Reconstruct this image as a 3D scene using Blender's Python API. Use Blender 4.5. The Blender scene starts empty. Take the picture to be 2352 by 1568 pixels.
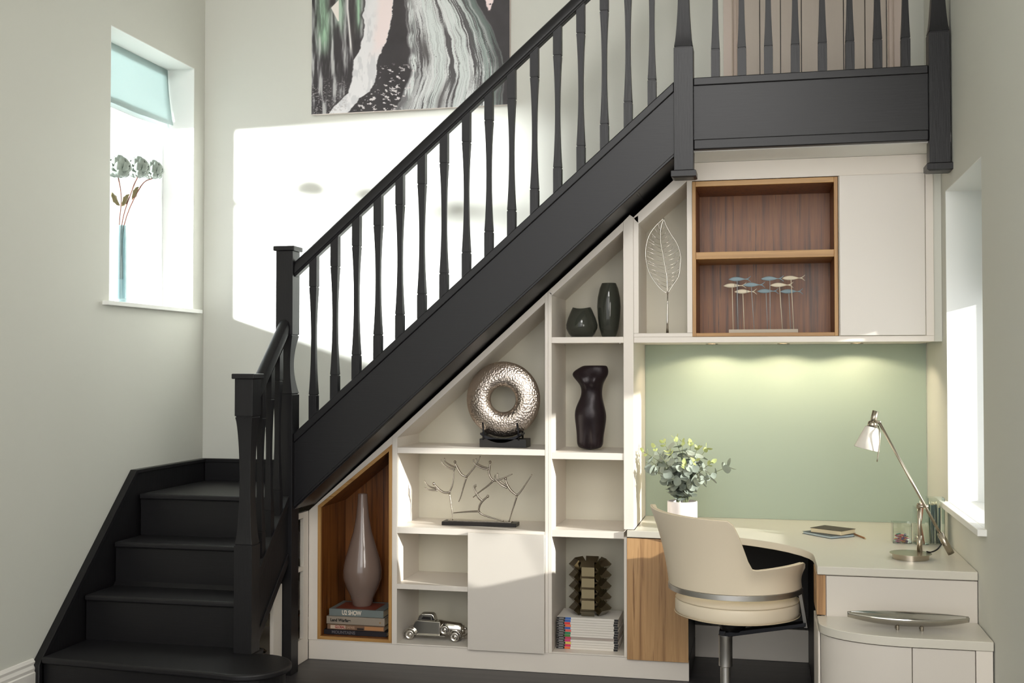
import bpy, bmesh, math, random
import numpy as np
from mathutils import Vector, Matrix, noise as mnoise

SC = bpy.context.scene
COL = SC.collection
PI = math.pi
rad = math.radians

# ------------------------------------------------------------------ camera
cam_d = bpy.data.cameras.new('camera')
cam = bpy.data.objects.new('camera', cam_d)
COL.objects.link(cam)
cam_d.sensor_width = 36.0
cam_d.lens = 2600.0 / 2352.0 * 36.0
cam_d.clip_start = 0.05
cam_d.clip_end = 100
cam.location = (2.4157, -5.7721, 1.58)
cam.rotation_euler = (rad(90 + 1.275), 0, rad(12.555))
SC.camera = cam

# ------------------------------------------------------------------ colour management
SC.view_settings.view_transform = 'Standard'
SC.view_settings.look = 'None'
SC.view_settings.gamma = 1.0
SC.view_settings.use_curve_mapping = False
SC.view_settings.exposure = 0.57
SC.cycles.max_bounces = 10
SC.cycles.diffuse_bounces = 5
SC.cycles.transmission_bounces = 8
SC.cycles.transparent_max_bounces = 10
SC.cycles.sample_clamp_indirect = 6.0
SC.cycles.caustics_reflective = False
SC.cycles.caustics_refractive = False
SC.cycles.use_denoising = True

# ------------------------------------------------------------------ daylight and lamps
world = bpy.data.worlds.new('world')
SC.world = world
world.use_nodes = True
bg = world.node_tree.nodes['Background']
bg.inputs[0].default_value = (0.97, 0.985, 1.0, 1)
bg.inputs[1].default_value = 1.35


def lamp(kind, name, loc, target, energy, color=(1, 1, 1), **kw):
    d = bpy.data.lights.new(name, kind)
    d.energy = energy
    d.color = color
    for k, v in kw.items():
        setattr(d, k, v)
    o = bpy.data.objects.new(name, d)
    COL.objects.link(o)
    o.location = loc
    o.rotation_euler = (Vector(target) - Vector(loc)).to_track_quat('-Z', 'Y').to_euler()
    return o


# low sun reaching in through the window of the right wall
lamp('SUN', 'sun', (9, -1, 5), (9 - 1.0, -1 + 0.32, 5 - 0.27), 5.2, (1.0, 0.96, 0.9), angle=rad(1.2))
# strong daylight lamp outside the tall window of the left wall
lamp('SPOT', 'window_lamp', (-4.7, -1.95, 3.02), (0.3, 0.57, 2.4), 8000, (0.97, 0.98, 1.0),
     spot_size=rad(60), spot_blend=0.3, shadow_soft_size=0.22)
# soft fill lamp added behind the camera, standing in for the open room's daylight
lamp('AREA', 'hall_fill', (2.9, -7.2, 3.0), (0.6, 0.0, 1.3), 62, (1.0, 0.97, 0.92), shape='RECTANGLE', size=3.4, size_y=2.6)
# second, softer fill added out of view to brighten the left wall and stairs
lamp('AREA', 'side_fill', (3.15, -3.7, 1.9), (-0.93, -0.9, 1.0), 34, (1.0, 0.95, 0.89), shape='RECTANGLE', size=1.1, size_y=1.5)
# weak fill added high in the stair hall, brightening the back wall
lamp('AREA', 'upper_hall_fill', (2.2, -5.2, 4.6), (0.7, 0.57, 2.5), 6, (1.0, 0.98, 0.96), shape='RECTANGLE', size=1.2, size_y=1.0, spread=rad(50))


# ------------------------------------------------------------------ materials
def lin(c):
    return tuple((x / 255 / 12.92) if x / 255 <= 0.04045 else ((x / 255 + 0.055) / 1.055) ** 2.4 for x in c) + (1,)


def mat(name, col, rough=0.5, metal=0.0, bump=0.0, bscale=60, var=0.0, vscale=4, spec=0.5, trans=0.0, coat=0.0, stretch=(1, 1, 1), ior=1.45):
    m = bpy.data.materials.new(name)
    m.use_nodes = True
    nt = m.node_tree
    b = nt.nodes['Principled BSDF']
    b.inputs['Base Color'].default_value = lin(col)
    b.inputs['Roughness'].default_value = rough
    b.inputs['Metallic'].default_value = metal
    b.inputs['Specular IOR Level'].default_value = spec
    b.inputs['Transmission Weight'].default_value = trans
    b.inputs['Coat Weight'].default_value = coat
    b.inputs['IOR'].default_value = ior
    tc = nt.nodes.new('ShaderNodeTexCoord')
    mp = nt.nodes.new('ShaderNodeMapping')
    mp.inputs['Scale'].default_value = stretch
    nt.links.new(tc.outputs['Object'], mp.inputs[0])
    n = nt.nodes.new('ShaderNodeTexNoise')
    n.inputs['Scale'].default_value = vscale
    n.inputs['Detail'].default_value = 4
    nt.links.new(mp.outputs[0], n.inputs['Vector'])
    if var > 0:
        hsv = nt.nodes.new('ShaderNodeHueSaturation')
        hsv.inputs['Color'].default_value = lin(col)
        mr = nt.nodes.new('ShaderNodeMapRange')
        mr.inputs[3].default_value = 1 - var
        mr.inputs[4].default_value = 1 + var
        nt.links.new(n.outputs[0], mr.inputs[0])
        nt.links.new(mr.outputs[0], hsv.inputs['Value'])
        nt.links.new(hsv.outputs[0], b.inputs['Base Color'])
    if bump > 0:
        n2 = nt.nodes.new('ShaderNodeTexNoise')
        n2.inputs['Scale'].default_value = bscale
        n2.inputs['Detail'].default_value = 3
        nt.links.new(mp.outputs[0], n2.inputs['Vector'])
        bp = nt.nodes.new('ShaderNodeBump')
        bp.inputs['Strength'].default_value = bump
        bp.inputs['Distance'].default_value = 0.002
        nt.links.new(n2.outputs[0], bp.inputs['Height'])
        nt.links.new(bp.outputs[0], b.inputs['Normal'])
    return m


def wood(name, c1, c2, c3, rough=0.45, axis='Z', scale=1.0):
    """vertical straight-grained veneer: noise stretched along the grain"""
    m = bpy.data.materials.new(name)
    m.use_nodes = True
    nt = m.node_tree
    b = nt.nodes['Principled BSDF']
    b.inputs['Roughness'].default_value = rough
    tc = nt.nodes.new('ShaderNodeTexCoord')
    mp = nt.nodes.new('ShaderNodeMapping')
    s = {'Z': (1, 1, 0.035), 'X': (0.035, 1, 1), 'Y': (1, 0.035, 1)}[axis]
    mp.inputs['Scale'].default_value = s
    nt.links.new(tc.outputs['Object'], mp.inputs[0])
    n = nt.nodes.new('ShaderNodeTexNoise')
    n.inputs['Scale'].default_value = 34 * scale
    n.inputs['Detail'].default_value = 5
    n.inputs['Roughness'].default_value = 0.65
    n.inputs['Distortion'].default_value = 0.25
    nt.links.new(mp.outputs[0], n.inputs['Vector'])
    r = nt.nodes.new('ShaderNodeValToRGB')
    e = r.color_ramp.elements
    e[0].position = 0.33
    e[0].color = lin(c3)
    e[1].position = 0.47
    e[1].color = lin(c1)
    x = e.new(0.60)
    x.color = lin(c2)
    x = e.new(0.68)
    x.color = lin(c3)
    nt.links.new(n.outputs[0], r.inputs[0])
    nt.links.new(r.outputs[0], b.inputs['Base Color'])
    bp = nt.nodes.new('ShaderNodeBump')
    bp.inputs['Strength'].default_value = 0.08
    bp.inputs['Distance'].default_value = 0.001
    nt.links.new(n.outputs[0], bp.inputs['Height'])
    nt.links.new(bp.outputs[0], b.inputs['Normal'])
    return m


M = {}
M['wall'] = mat('wall_paint', (213, 213, 204), 0.75, bump=0.06, bscale=140, var=0.015, vscale=1.5)
M['sage'] = mat('sage_green_panel', (162, 176, 161), 0.6, bump=0.03, bscale=140, var=0.01)
M['reveal'] = mat('white_reveal_paint', (236, 236, 232), 0.6, bump=0.03)
M['ceiling'] = mat('ceiling_paint', (232, 230, 224), 0.8)
M['floor'] = wood('dark_floor_boards', (62, 60, 62), (70, 67, 68), (52, 50, 52), 0.42, 'X', 0.5)
M['trim'] = mat('white_gloss_trim', (232, 228, 222), 0.35, bump=0.02)
M['black'] = mat('black_stair_paint', (24, 23, 25), 0.38, bump=0.25, bscale=22, var=0.08, vscale=10, stretch=(6, 6, 0.5), spec=0.42)
M['black_h'] = mat('black_paint_along', (24, 23, 25), 0.38, bump=0.18, bscale=20, var=0.08, vscale=9, stretch=(0.5, 6, 6), spec=0.42)
M['tread'] = mat('black_tread_paint', (29, 28, 30), 0.42, bump=0.1, bscale=30, var=0.05, spec=0.42)
M['lam'] = mat('white_laminate', (228, 220, 210), 0.42, bump=0.02, bscale=200, var=0.01)
M['lam_back'] = mat('shaded_white_laminate', (206, 201, 184), 0.5, bump=0.02, bscale=200)  # white laminate again, the beige of inside shade put into its colour
M['lam_door'] = mat('white_door_laminate', (214, 207, 198), 0.33, var=0.01)
M['worktop'] = mat('white_worktop', (212, 207, 195), 0.28, var=0.01)
M['dark_lam'] = mat('shaded_dark_laminate', (34, 30, 27), 0.5, var=0.05)  # dark brown laminate holding the deep shade of the knee space
M['oak'] = wood('oak_edge', (178, 134, 78), (190, 146, 88), (158, 114, 62), 0.42, 'Z', 1.0)
M['oak_x'] = wood('oak_edge_across', (178, 134, 78), (190, 146, 88), (158, 114, 62), 0.42, 'X', 1.0)
M['walnut'] = wood('striped_walnut', (124, 72, 30), (142, 88, 40), (72, 40, 15), 0.4, 'Z', 1.0)
M['zebra'] = wood('striped_door_veneer', (178, 138, 94), (192, 152, 106), (136, 98, 62), 0.35, 'Z', 0.9)
M['chrome'] = mat('polished_nickel', (205, 200, 192), 0.10, 1.0)
M['nickel'] = mat('brushed_nickel', (178, 168, 152), 0.26, 1.0, bump=0.05, bscale=200)
M['steel'] = mat('satin_steel', (206, 203, 198), 0.38, 1.0)
M['darkmetal'] = mat('dark_metal', (34, 34, 38), 0.35, 0.6)
M['cast'] = mat('cast_silver', (168, 159, 148), 0.24, 1.0, bump=0.3, bscale=90)
M['hammer'] = mat('hammered_silver', (208, 194, 182), 0.28, 1.0)
M['leather'] = mat('cream_leather', (234, 220, 196), 0.42, bump=0.12, bscale=260, var=0.02)
M['piping'] = mat('cream_piping', (206, 190, 162), 0.45)
M['smoke'] = mat('smoked_glass', (88, 90, 80), 0.08, trans=0.6, ior=1.4)
M['torso'] = mat('dark_bronze', (34, 24, 28), 0.36, 0.25, bump=1.0, bscale=26, var=0.5, vscale=9)
M['ebony'] = mat('ebony_wood', (22, 17, 15), 0.4, bump=0.05)
M['vase_mauve'] = mat('milky_mauve_glass', (126, 107, 97), 0.12, coat=0.5)
M['pot'] = mat('white_pot', (238, 230, 230), 0.4)
M['leaf'] = mat('eucalyptus_leaf', (142, 151, 140), 0.55, var=0.18, vscale=18)
M['leaf_y'] = mat('young_leaf', (168, 178, 116), 0.55, var=0.15, vscale=20)
M['stem'] = mat('green_stem', (118, 126, 92), 0.6)
M['soil'] = mat('dark_soil', (36, 30, 25), 0.9, bump=0.6)
M['blind'] = mat('grey_green_blind', (180, 192, 189), 0.8, bump=0.15, bscale=300, var=0.04, vscale=3)
_nt = M['blind'].node_tree
_tl = _nt.nodes.new('ShaderNodeBsdfTranslucent')
_tl.inputs[0].default_value = lin((180, 192, 190))
_mx = _nt.nodes.new('ShaderNodeMixShader')
_mx.inputs[0].default_value = 0.35
_nt.links.new(_nt.nodes['Principled BSDF'].outputs[0], _mx.inputs[1])
_nt.links.new(_tl.outputs[0], _mx.inputs[2])
_nt.links.new(_mx.outputs[0], _nt.nodes['Material Output'].inputs[0])
M['blue_glass'] = mat('pale_blue_glass', (186, 216, 219), 0.06, trans=0.7)
M['petal'] = mat('grey_green_petal', (150, 160, 150), 0.55, var=0.25, vscale=22)
M['dryleaf'] = mat('dry_leaf', (128, 118, 84), 0.7, var=0.2)
M['twig'] = mat('reddish_twig', (140, 96, 84), 0.7)
M['fish_w'] = mat('white_painted_wood', (222, 210, 186), 0.6, var=0.08, vscale=40)
M['fish_b'] = mat('blue_painted_wood', (138, 158, 166), 0.6, var=0.12, vscale=40)
M['fish_line'] = mat('dark_stripe', (70, 70, 72), 0.6)
M['base_w'] = mat('off_white_base', (204, 192, 174), 0.6)
M['paper'] = mat('book_pages', (222, 208, 176), 0.8, bump=0.1, bscale=300, stretch=(0.2, 0.2, 8))
M['white_paper'] = mat('white_pages', (222, 216, 208), 0.6)
M['plank'] = mat('blush_painted_plank', (196, 184, 172), 0.55, bump=0.25, bscale=40, var=0.03, vscale=8, stretch=(8, 8, 0.3))
M['arch'] = mat('blush_architrave', (206, 190, 178), 0.45)
M['shade'] = mat('opal_glass_shade', (232, 226, 216), 0.25, coat=0.3)
M['cord'] = mat('black_cord', (14, 14, 15), 0.5)


def clear(name, tint, gloss):
    """thin clear sheet: lets light straight through, with a weak mirror reflection"""
    m = bpy.data.materials.new(name)
    m.use_nodes = True
    nt = m.node_tree
    nt.nodes.remove(nt.nodes['Principled BSDF'])
    tr = nt.nodes.new('ShaderNodeBsdfTransparent')
    tr.inputs[0].default_value = lin(tint)
    gl = nt.nodes.new('ShaderNodeBsdfGlossy')
    gl.inputs['Roughness'].default_value = 0.02
    mx = nt.nodes.new('ShaderNodeMixShader')
    fr = nt.nodes.new('ShaderNodeLayerWeight')
    fr.inputs[0].default_value = 0.5
    pw = nt.nodes.new('ShaderNodeMath')
    pw.operation = 'POWER'
    pw.inputs[1].default_value = 5.0
    nt.links.new(fr.outputs['Facing'], pw.inputs[0])
    ad = nt.nodes.new('ShaderNodeMath')
    ad.operation = 'ADD'
    ad.inputs[1].default_value = 0.03
    nt.links.new(pw.outputs[0], ad.inputs[0])
    mu = nt.nodes.new('ShaderNodeMath')
    mu.operation = 'MULTIPLY'
    mu.use_clamp = True
    mu.inputs[1].default_value = gloss
    nt.links.new(ad.outputs[0], mu.inputs[0])
    nt.links.new(mu.outputs[0], mx.inputs[0])
    nt.links.new(tr.outputs[0], mx.inputs[1])
    nt.links.new(gl.outputs[0], mx.inputs[2])
    nt.links.new(mx.outputs[0], nt.nodes['Material Output'].inputs[0])
    return m


M['clear'] = clear('clear_acrylic', (250, 253, 251), 2.5)
M['pane'] = clear('window_pane', (252, 254, 254), 1.0)
M['upvc'] = mat('white_window_frame', (238, 240, 240), 0.35)
M['lampon'] = mat('downlight_lens', (255, 240, 210), 0.4)
_b = M['lampon'].node_tree.nodes['Principled BSDF']
_b.inputs['Emission Color'].default_value = lin((255, 225, 170))
_b.inputs['Emission Strength'].default_value = 3.0
# hammered relief on the ring
_nt = M['hammer'].node_tree
_v = _nt.nodes.new('ShaderNodeTexVoronoi')
_v.inputs['Scale'].default_value = 105
_tc = _nt.nodes.new('ShaderNodeTexCoord')
_nt.links.new(_tc.outputs['Object'], _v.inputs['Vector'])
_bp = _nt.nodes.new('ShaderNodeBump')
_bp.inputs['Strength'].default_value = 0.5
_bp.inputs['Distance'].default_value = 0.004
_nt.links.new(_v.outputs['Distance'], _bp.inputs['Height'])
_nt.links.new(_bp.outputs[0], _nt.nodes['Principled BSDF'].inputs['Normal'])


def flat(name, c, rough=0.5):
    if name not in M:
        M[name] = mat(name, c, rough, var=0.03)
    return M[name]


# ------------------------------------------------------------------ mesh helpers
ORG = {}


def org(o):
    return ORG.get(o.name, Vector((0, 0, 0))) if o else Vector((0, 0, 0))


def link(name, me, m, parent=None, smooth=False, bevel=0.0, seg=2, angle=40):
    if m:
        me.materials.append(m)
    if smooth:
        for p in me.polygons:
            p.use_smooth = True
    o = bpy.data.objects.new(name, me)
    COL.objects.link(o)
    if parent:
        o.parent = parent
        ORG[o.name] = org(parent)
    if bevel > 0:
        b = o.modifiers.new('bevel', 'BEVEL')
        b.width = bevel
        b.segments = seg
        b.limit_method = 'ANGLE'
        b.angle_limit = rad(angle)
        for p in me.polygons:
            p.use_smooth = True
        b.harden_normals = True
    return o


def build(name, bm, m, parent=None, smooth=False, bevel=0.0, local=False, seg=2):
    """links a bmesh given in world coordinates as one object, under its parent"""
    if parent is not None and not local:
        bmesh.ops.translate(bm, verts=bm.verts, vec=-org(parent))
    bmesh.ops.recalc_face_normals(bm, faces=bm.faces)
    me = bpy.data.meshes.new(name)
    bm.to_mesh(me)
    bm.free()
    return link(name, me, m, parent, smooth, bevel, seg)


def box(bm, x0, x1, y0, y1, z0, z1):
    v = [bm.verts.new(p) for p in ((x0, y0, z0), (x1, y0, z0), (x1, y1, z0), (x0, y1, z0), (x0, y0, z1), (x1, y0, z1), (x1, y1, z1), (x0, y1, z1))]
    for f in ((0, 3, 2, 1), (4, 5, 6, 7), (0, 1, 5, 4), (1, 2, 6, 5), (2, 3, 7, 6), (3, 0, 4, 7)):
        bm.faces.new([v[i] for i in f])
    return v


def B(name, x0, x1, y0, y1, z0, z1, m, parent=None, bevel=0.0015):
    bm = bmesh.new()
    box(bm, x0, x1, y0, y1, z0, z1)
    return build(name, bm, m, parent, bevel=bevel)


def prism(bm, pts, lo, hi, plane='XZ'):
    """polygon pts in a plane, swept along the third axis"""
    def P(a, b, c):
        return {'XZ': (a, c, b), 'XY': (a, b, c), 'YZ': (c, a, b)}[plane]
    A = [bm.verts.new(P(a, b, lo)) for a, b in pts]
    C = [bm.verts.new(P(a, b, hi)) for a, b in pts]
    bm.faces.new(A)
    bm.faces.new(list(reversed(C)))
    n = len(pts)
    for i in range(n):
        bm.faces.new((A[i], A[(i + 1) % n], C[(i + 1) % n], C[i]))


def PR(name, pts, lo, hi, m, parent=None, plane='XZ', bevel=0.0015, smooth=False):
    bm = bmesh.new()
    prism(bm, pts, lo, hi, plane)
    return build(name, bm, m, parent, bevel=bevel, smooth=smooth)


def lathe(bm, prof, cx, cy, seg=32, cap=True, z0=0.0, axis_m=None):
    rings = []
    for r, z in prof:
        if r < 1e-5:
            p = Vector((0, 0, z))
            rings.append([p] * 1)
        else:
            rings.append([Vector((r * math.cos(2 * PI * k / seg), r * math.sin(2 * PI * k / seg), z)) for k in range(seg)])
    vr = []
    for rg in rings:
        row = []
        for p in rg:
            q = axis_m @ p if axis_m else Vector((p.x + cx, p.y + cy, p.z + z0))
            row.append(bm.verts.new(q))
        vr.append(row)
    for a, b in zip(vr[:-1], vr[1:]):
        if len(a) == 1 and len(b) == 1:
            continue
        for k in range(seg):
            k2 = (k + 1) % seg
            if len(a) == 1:
                bm.faces.new((a[0], b[k], b[k2]))
            elif len(b) == 1:
                bm.faces.new((a[k], b[0], a[k2]))
            else:
                bm.faces.new((a[k], b[k], b[k2], a[k2]))
    if cap:
        if len(vr[0]) > 1:
            bm.faces.new(vr[0])
        if len(vr[-1]) > 1:
            bm.faces.new(list(reversed(vr[-1])))


def L(name, prof, cx, cy, m, parent=None, seg=40, z0=0.0, cap=True):
    bm = bmesh.new()
    lathe(bm, prof, cx, cy, seg, cap, z0)
    o = build(name, bm, m, parent, smooth=True)
    o.modifiers.new('edge', 'EDGE_SPLIT').split_angle = rad(50)
    return o


def tube(bm, pts, r, seg=8, cap=True):
    """tapering tube along points; r a number or a list"""
    pts = [Vector(p) for p in pts]
    n = len(pts)
    rs = r if isinstance(r, (list, tuple)) else [r] * n
    up = None
    rows = []
    for i, p in enumerate(pts):
        t = (pts[min(i + 1, n - 1)] - pts[max(i - 1, 0)]).normalized()
        if up is None:
            up = Vector((0, 0, 1)) if abs(t.z) < 0.9 else Vector((1, 0, 0))
        a = t.cross(up).normalized()
        b = t.cross(a).normalized()
        up = -b if False else a.cross(t)
        rows.append([bm.verts.new(p + rs[i] * (math.cos(2 * PI * k / seg) * a + math.sin(2 * PI * k / seg) * b)) for k in range(seg)])
    for A, C in zip(rows[:-1], rows[1:]):
        for k in range(seg):
            bm.faces.new((A[k], A[(k + 1) % seg], C[(k + 1) % seg], C[k]))
    if cap:
        bm.faces.new(list(reversed(rows[0])))
        bm.faces.new(rows[-1])


def T(name, pts, r, m, parent=None, seg=8):
    bm = bmesh.new()
    tube(bm, pts, r, seg)
    return build(name, bm, m, parent, smooth=True)


def smooth_pts(pts, k=4):
    """Catmull-Rom through the points"""
    P = [Vector(p) for p in pts]
    out = []
    for i in range(len(P) - 1):
        p0, p1, p2, p3 = P[max(i - 1, 0)], P[i], P[i + 1], P[min(i + 2, len(P) - 1)]
        for j in range(k):
            t = j / k
            out.append(0.5 * ((2 * p1) + (-p0 + p2) * t + (2 * p0 - 5 * p1 + 4 * p2 - p3) * t * t + (-p0 + 3 * p1 - 3 * p2 + p3) * t ** 3))
    out.append(P[-1])
    return out


def tag(o, label=None, cat=None, group=None, kind=None):
    if label:
        o['label'] = label
    if cat:
        o['category'] = cat
    if group:
        o['group'] = group
    if kind:
        o['kind'] = kind
    return o


def thing(name, label, cat, loc=(0, 0, 0), group=None, rz=0.0):
    o = bpy.data.objects.new(name, None)
    o.empty_display_size = 0.05
    COL.objects.link(o)
    o.location = loc
    o.rotation_euler = (0, 0, rz)
    ORG[o.name] = Vector(loc)
    return tag(o, label, cat, group)


def S(o):
    o['kind'] = 'structure'
    return o


def text(name, s, size, loc, rot, m, parent, sx=1.0, bold=0.0):
    cu = bpy.data.curves.new('t', 'FONT')
    cu.body = s
    cu.size = size
    cu.extrude = 0.0003
    cu.offset = bold
    cu.align_y = 'CENTER'
    tmp = bpy.data.objects.new('t', cu)
    COL.objects.link(tmp)
    dg = bpy.context.evaluated_depsgraph_get()
    me = bpy.data.meshes.new_from_object(tmp.evaluated_get(dg))
    bpy.data.objects.remove(tmp)
    bpy.data.curves.remove(cu)
    me.materials.clear()
    me.transform(Matrix.Translation(Vector(loc) - org(parent)) @ rot @ Matrix.Diagonal((sx, 1, 1, 1)))
    return link(name, me, m, parent)


FACE = Matrix.Rotation(rad(90), 4, 'X')     # lettering that faces the camera side (-Y)

# ------------------------------------------------------------------ room shell
LW, RW, BW = -0.93, 3.257, 0.57             # inner faces of the left, right and back walls
CEIL = 5.2
FRONT = -8.2


def wall_with_hole(name, x0, x1, ya, yb, za, zb, hy0, hy1, hz0, hz1, m):
    bm = bmesh.new()
    box(bm, x0, x1, ya, hy0, za, zb)
    box(bm, x0, x1, hy1, yb, za, zb)
    box(bm, x0, x1, hy0, hy1, za, hz0)
    box(bm, x0, x1, hy0, hy1, hz1, zb)
    bmesh.ops.remove_doubles(bm, verts=bm.verts, dist=1e-5)
    return S(build(name, bm, m))


S(B('floor', LW - 0.3, RW + 0.4, FRONT, BW + 0.25, -0.12, 0.0, M['floor'], bevel=0))
S(B('ceiling', LW - 0.3, RW + 0.4, FRONT, BW + 0.25, CEIL, CEIL + 0.1, M['ceiling'], bevel=0))
WL = (-0.455, 0.44, 1.900, 3.378)            # window opening left wall: y0 y1 z0 z1
WR = (-1.02, -0.112, 0.925, 2.412)
wall_left = wall_with_hole('wall_left', LW - 0.21, LW, FRONT, BW + 0.25, 0, CEIL, *WL, M['wall'])
wall_right = wall_with_hole('wall_right', RW, RW + 0.30, FRONT, BW + 0.25, 0, CEIL, *WR, M['wall'])
S(B('wall_back', LW, RW, BW, BW + 0.25, 0, CEIL, M['wall'], bevel=0))


def reveal(name, x0, x1, o, inward, m):
    y0, y1, z0, z1 = o
    t = 0.004
    bm = bmesh.new()
    box(bm, x0, x1, y0, y0 + t, z0, z1)
    box(bm, x0, x1, y1 - t, y1, z0, z1)
    box(bm, x0, x1, y0 + t, y1 - t, z1 - t, z1)
    return S(build(name, bm, m))


reveal('trim_1', LW - 0.209, LW - 0.0005, WL, 1, M['reveal'])
reveal('trim_2', RW + 0.0005, RW + 0.299, WR, 1, M['reveal'])


def window(name, xf, o, sgn, transom):
    y0, y1, z0, z1 = o
    w = S(thing(name, None, None, (xf, (y0 + y1) / 2, z0)))
    bm = bmesh.new()
    f = 0.05
    xa, xb = sorted((xf, xf + sgn * 0.05))
    box(bm, xa, xb, y0, y0 + f, z0, z1)
    box(bm, xa, xb, y1 - f, y1, z0, z1)
    box(bm, xa, xb, y0 + f, y1 - f, z0, z0 + f)
    box(bm, xa, xb, y0 + f, y1 - f, z1 - f, z1)
    build('window_frame', bm, M['upvc'], w, bevel=0.004)
    bars = [transom] if transom else []
    zs = [z0 + f] + bars + [z1 - f]
    for b in bars:
        B('glazing_bar', xa, xb, y0 + f, y1 - f, b - 0.017, b + 0.017, M['upvc'], w)
    for a, b in zip(zs[:-1], zs[1:]):
        B('pane', (xa + xb) / 2 - 0.003, (xa + xb) / 2 + 0.003, y0 + f, y1 - f, a + (0.017 if a in bars else 0), b - (0.017 if b in bars else 0), M['pane'], w, bevel=0)
    return w


window('window_1', LW - 0.20, (WL[0], WL[1], WL[2] + 0.02, WL[3]), -1, 2.62)
window('window_2', RW + 0.27, (WR[0], WR[1], WR[2] + 0.02, WR[3]), 1, None)

# sills
bm = bmesh.new()
box(bm, LW - 0.2, LW - 0.001, WL[0], WL[1], 1.9, 1.923)
box(bm, LW - 0.001, LW + 0.035, WL[0] - 0.06, WL[1] + 0.055, 1.9, 1.923)
S(build('trim_3', bm, M['reveal'], bevel=0.003))
bm = bmesh.new()
box(bm, RW + 0.001, RW + 0.27, WR[0], WR[1], 0.92, 0.947)
box(bm, RW - 0.035, RW + 0.001, WR[0] - 0.045, WR[1] + 0.04, 0.92, 0.947)
S(build('trim_4', bm, M['reveal'], bevel=0.003))

# baseboard with an ogee top, left wall only up to the stair string
prof = [(0, 0), (0.022, 0), (0.022, 0.155), (0.017, 0.160), (0.019, 0.175), (0.012, 0.190), (0.014, 0.203), (0.006, 0.216), (0, 0.218)]
bm = bmesh.new()
prism(bm, [(LW + a, b) for a, b in prof], FRONT, -1.062, 'XZ')
S(build('baseboard_left', bm, M['trim']))
bm = bmesh.new()
prism(bm, [(RW - a, b) for a, b in prof], FRONT, -1.23, 'XZ')
S(build('baseboard_right', bm, M['trim']))

# landing: floor slab, white soffit
S(B('floor_landing', 2.03, RW, -0.285, BW, 2.66, 2.9055, M['tread'], bevel=0))
S(B('ceiling_landing', 2.03, RW, -0.285, BW, 2.612, 2.655, M['ceiling'], bevel=0))

# planked door on the landing
d = S(thing('door_1', None, None, (2.68, BW, 2.9055)))
for k in range(7):
    a = 2.291 + k * 0.1105
    B('plank', a + 0.002, a + 0.1085, BW - 0.022, BW - 0.004, 2.91, 4.90, M['plank'], d, bevel=0.0025)
B('door_backing', 2.29, 3.066, BW - 0.006, BW - 0.001, 2.91, 4.90, M['ebony'], d, bevel=0)
for i, (a, b) in enumerate(((2.205, 2.288), (3.068, 3.148))):
    bm = bmesh.new()
    w = b - a
    s = 1 if i == 0 else -1
    c = a if i == 0 else b
    pts = [(c, 0), (c, -0.024), (c + s * 0.045, -0.024), (c + s * 0.050, -0.034), (c + s * 0.056, -0.024), (c + s * 0.070, -0.020), (c + s * 0.075, -0.028), (c + s * w, -0.022), (c + s * w, 0)]
    prism(bm, [(x, BW - 0.0005 + y) for x, y in pts], 2.9055, 5.0, 'XY')
    S(build('trim_%d' % (5 + i), bm, M['arch']))

# ------------------------------------------------------------------ staircase
R = 0.2235
stair = thing('staircase', 'black painted timber staircase with shaped spindles rising to the landing', 'staircase', (0, -0.29, 0))
NOSE = [-1.09, -0.72, -0.46, -0.22]


# bottom bullnose step
def bull(y0, xr, r, off=0.0):
    pts = [(-0.888, y0 + off), (xr - r, y0 + off - 0.0)]
    cx, cy = xr - r, y0 + r
    for k in range(1, 17):
        a = -PI / 2 + PI * k / 16
        pts.append((cx + (r - off) * math.cos(a), cy + (r - off) * math.sin(a)))
    return pts


pts = [(-0.888, -1.06), (-0.5, -1.092), (0.0, -1.128)]
cx, cy, r = 0.115, -0.955, 0.19
for k in range(0, 19):
    a = -PI / 2 + PI * k / 18
    pts.append((cx + r * math.cos(a), cy + r * math.sin(a)))
pts += [(0.05, -0.765), (0.05, -0.66), (-0.888, -0.66)]
bm = bmesh.new()
prism(bm, pts, R - 0.032, R, 'XY')
build('tread', bm, M['tread'], stair, bevel=0.011, seg=3)
pts2 = [(-0.888, -1.035), (-0.5, -1.067), (0.0, -1.10)]
for k in range(0, 19):
    a = -PI / 2 + PI * k / 18
    pts2.append((cx + (r - 0.028) * math.cos(a), cy + (r - 0.028) * math.sin(a)))
pts2 += [(0.03, -0.79), (0.03, -0.67), (-0.888, -0.67)]
bm = bmesh.new()
prism(bm, pts2, 0.001, R - 0.033, 'XY')
build('riser', bm, M['black_h'], stair, smooth=False)
for k in (1, 2, 3):
    y = NOSE[k]
    B('riser', -0.888, -0.022, y + 0.022, y + 0.04, k * R - (0.0 if k else 0), (k + 1) * R - 0.031, M['black_h'], stair, bevel=0)
    yb = (NOSE[k + 1] + 0.04) if k < 3 else BW - 0.03
    bm = bmesh.new()
    box(bm, -0.888, -0.022 if k < 3 else 0.02, y, yb, (k + 1) * R - 0.030, (k + 1) * R)
    if k == 3:
        bm.free()
        bm = bmesh.new()
        prism(bm, [(-0.888, y), (-0.05, y), (-0.05, -0.24), (0.05, -0.24), (0.05, yb), (-0.888, yb)], 4 * R - 0.03, 4 * R, 'XY')
    build('tread', bm, M['tread'], stair, bevel=0.011, seg=3)
G = 0.2537
for i in range(9):
    x = 0.012 + G * i
    z = (4 + i) * R
    B('riser', x + 0.020, x + 0.036, -0.268, BW - 0.03, z, z + R - 0.03, M['black'], stair, bevel=0)
    if i < 8:
        B('tread', x, x + G + 0.03, -0.268, BW - 0.03, z + R - 0.03, z + R, M['tread'], stair, bevel=0.010)

# wall string of the lower flight with its level run round the corner
ys, zs = -1.05, 0.195


def zl(y):
    return 0.209 + 1.013 * (y + 1.035)


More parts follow.
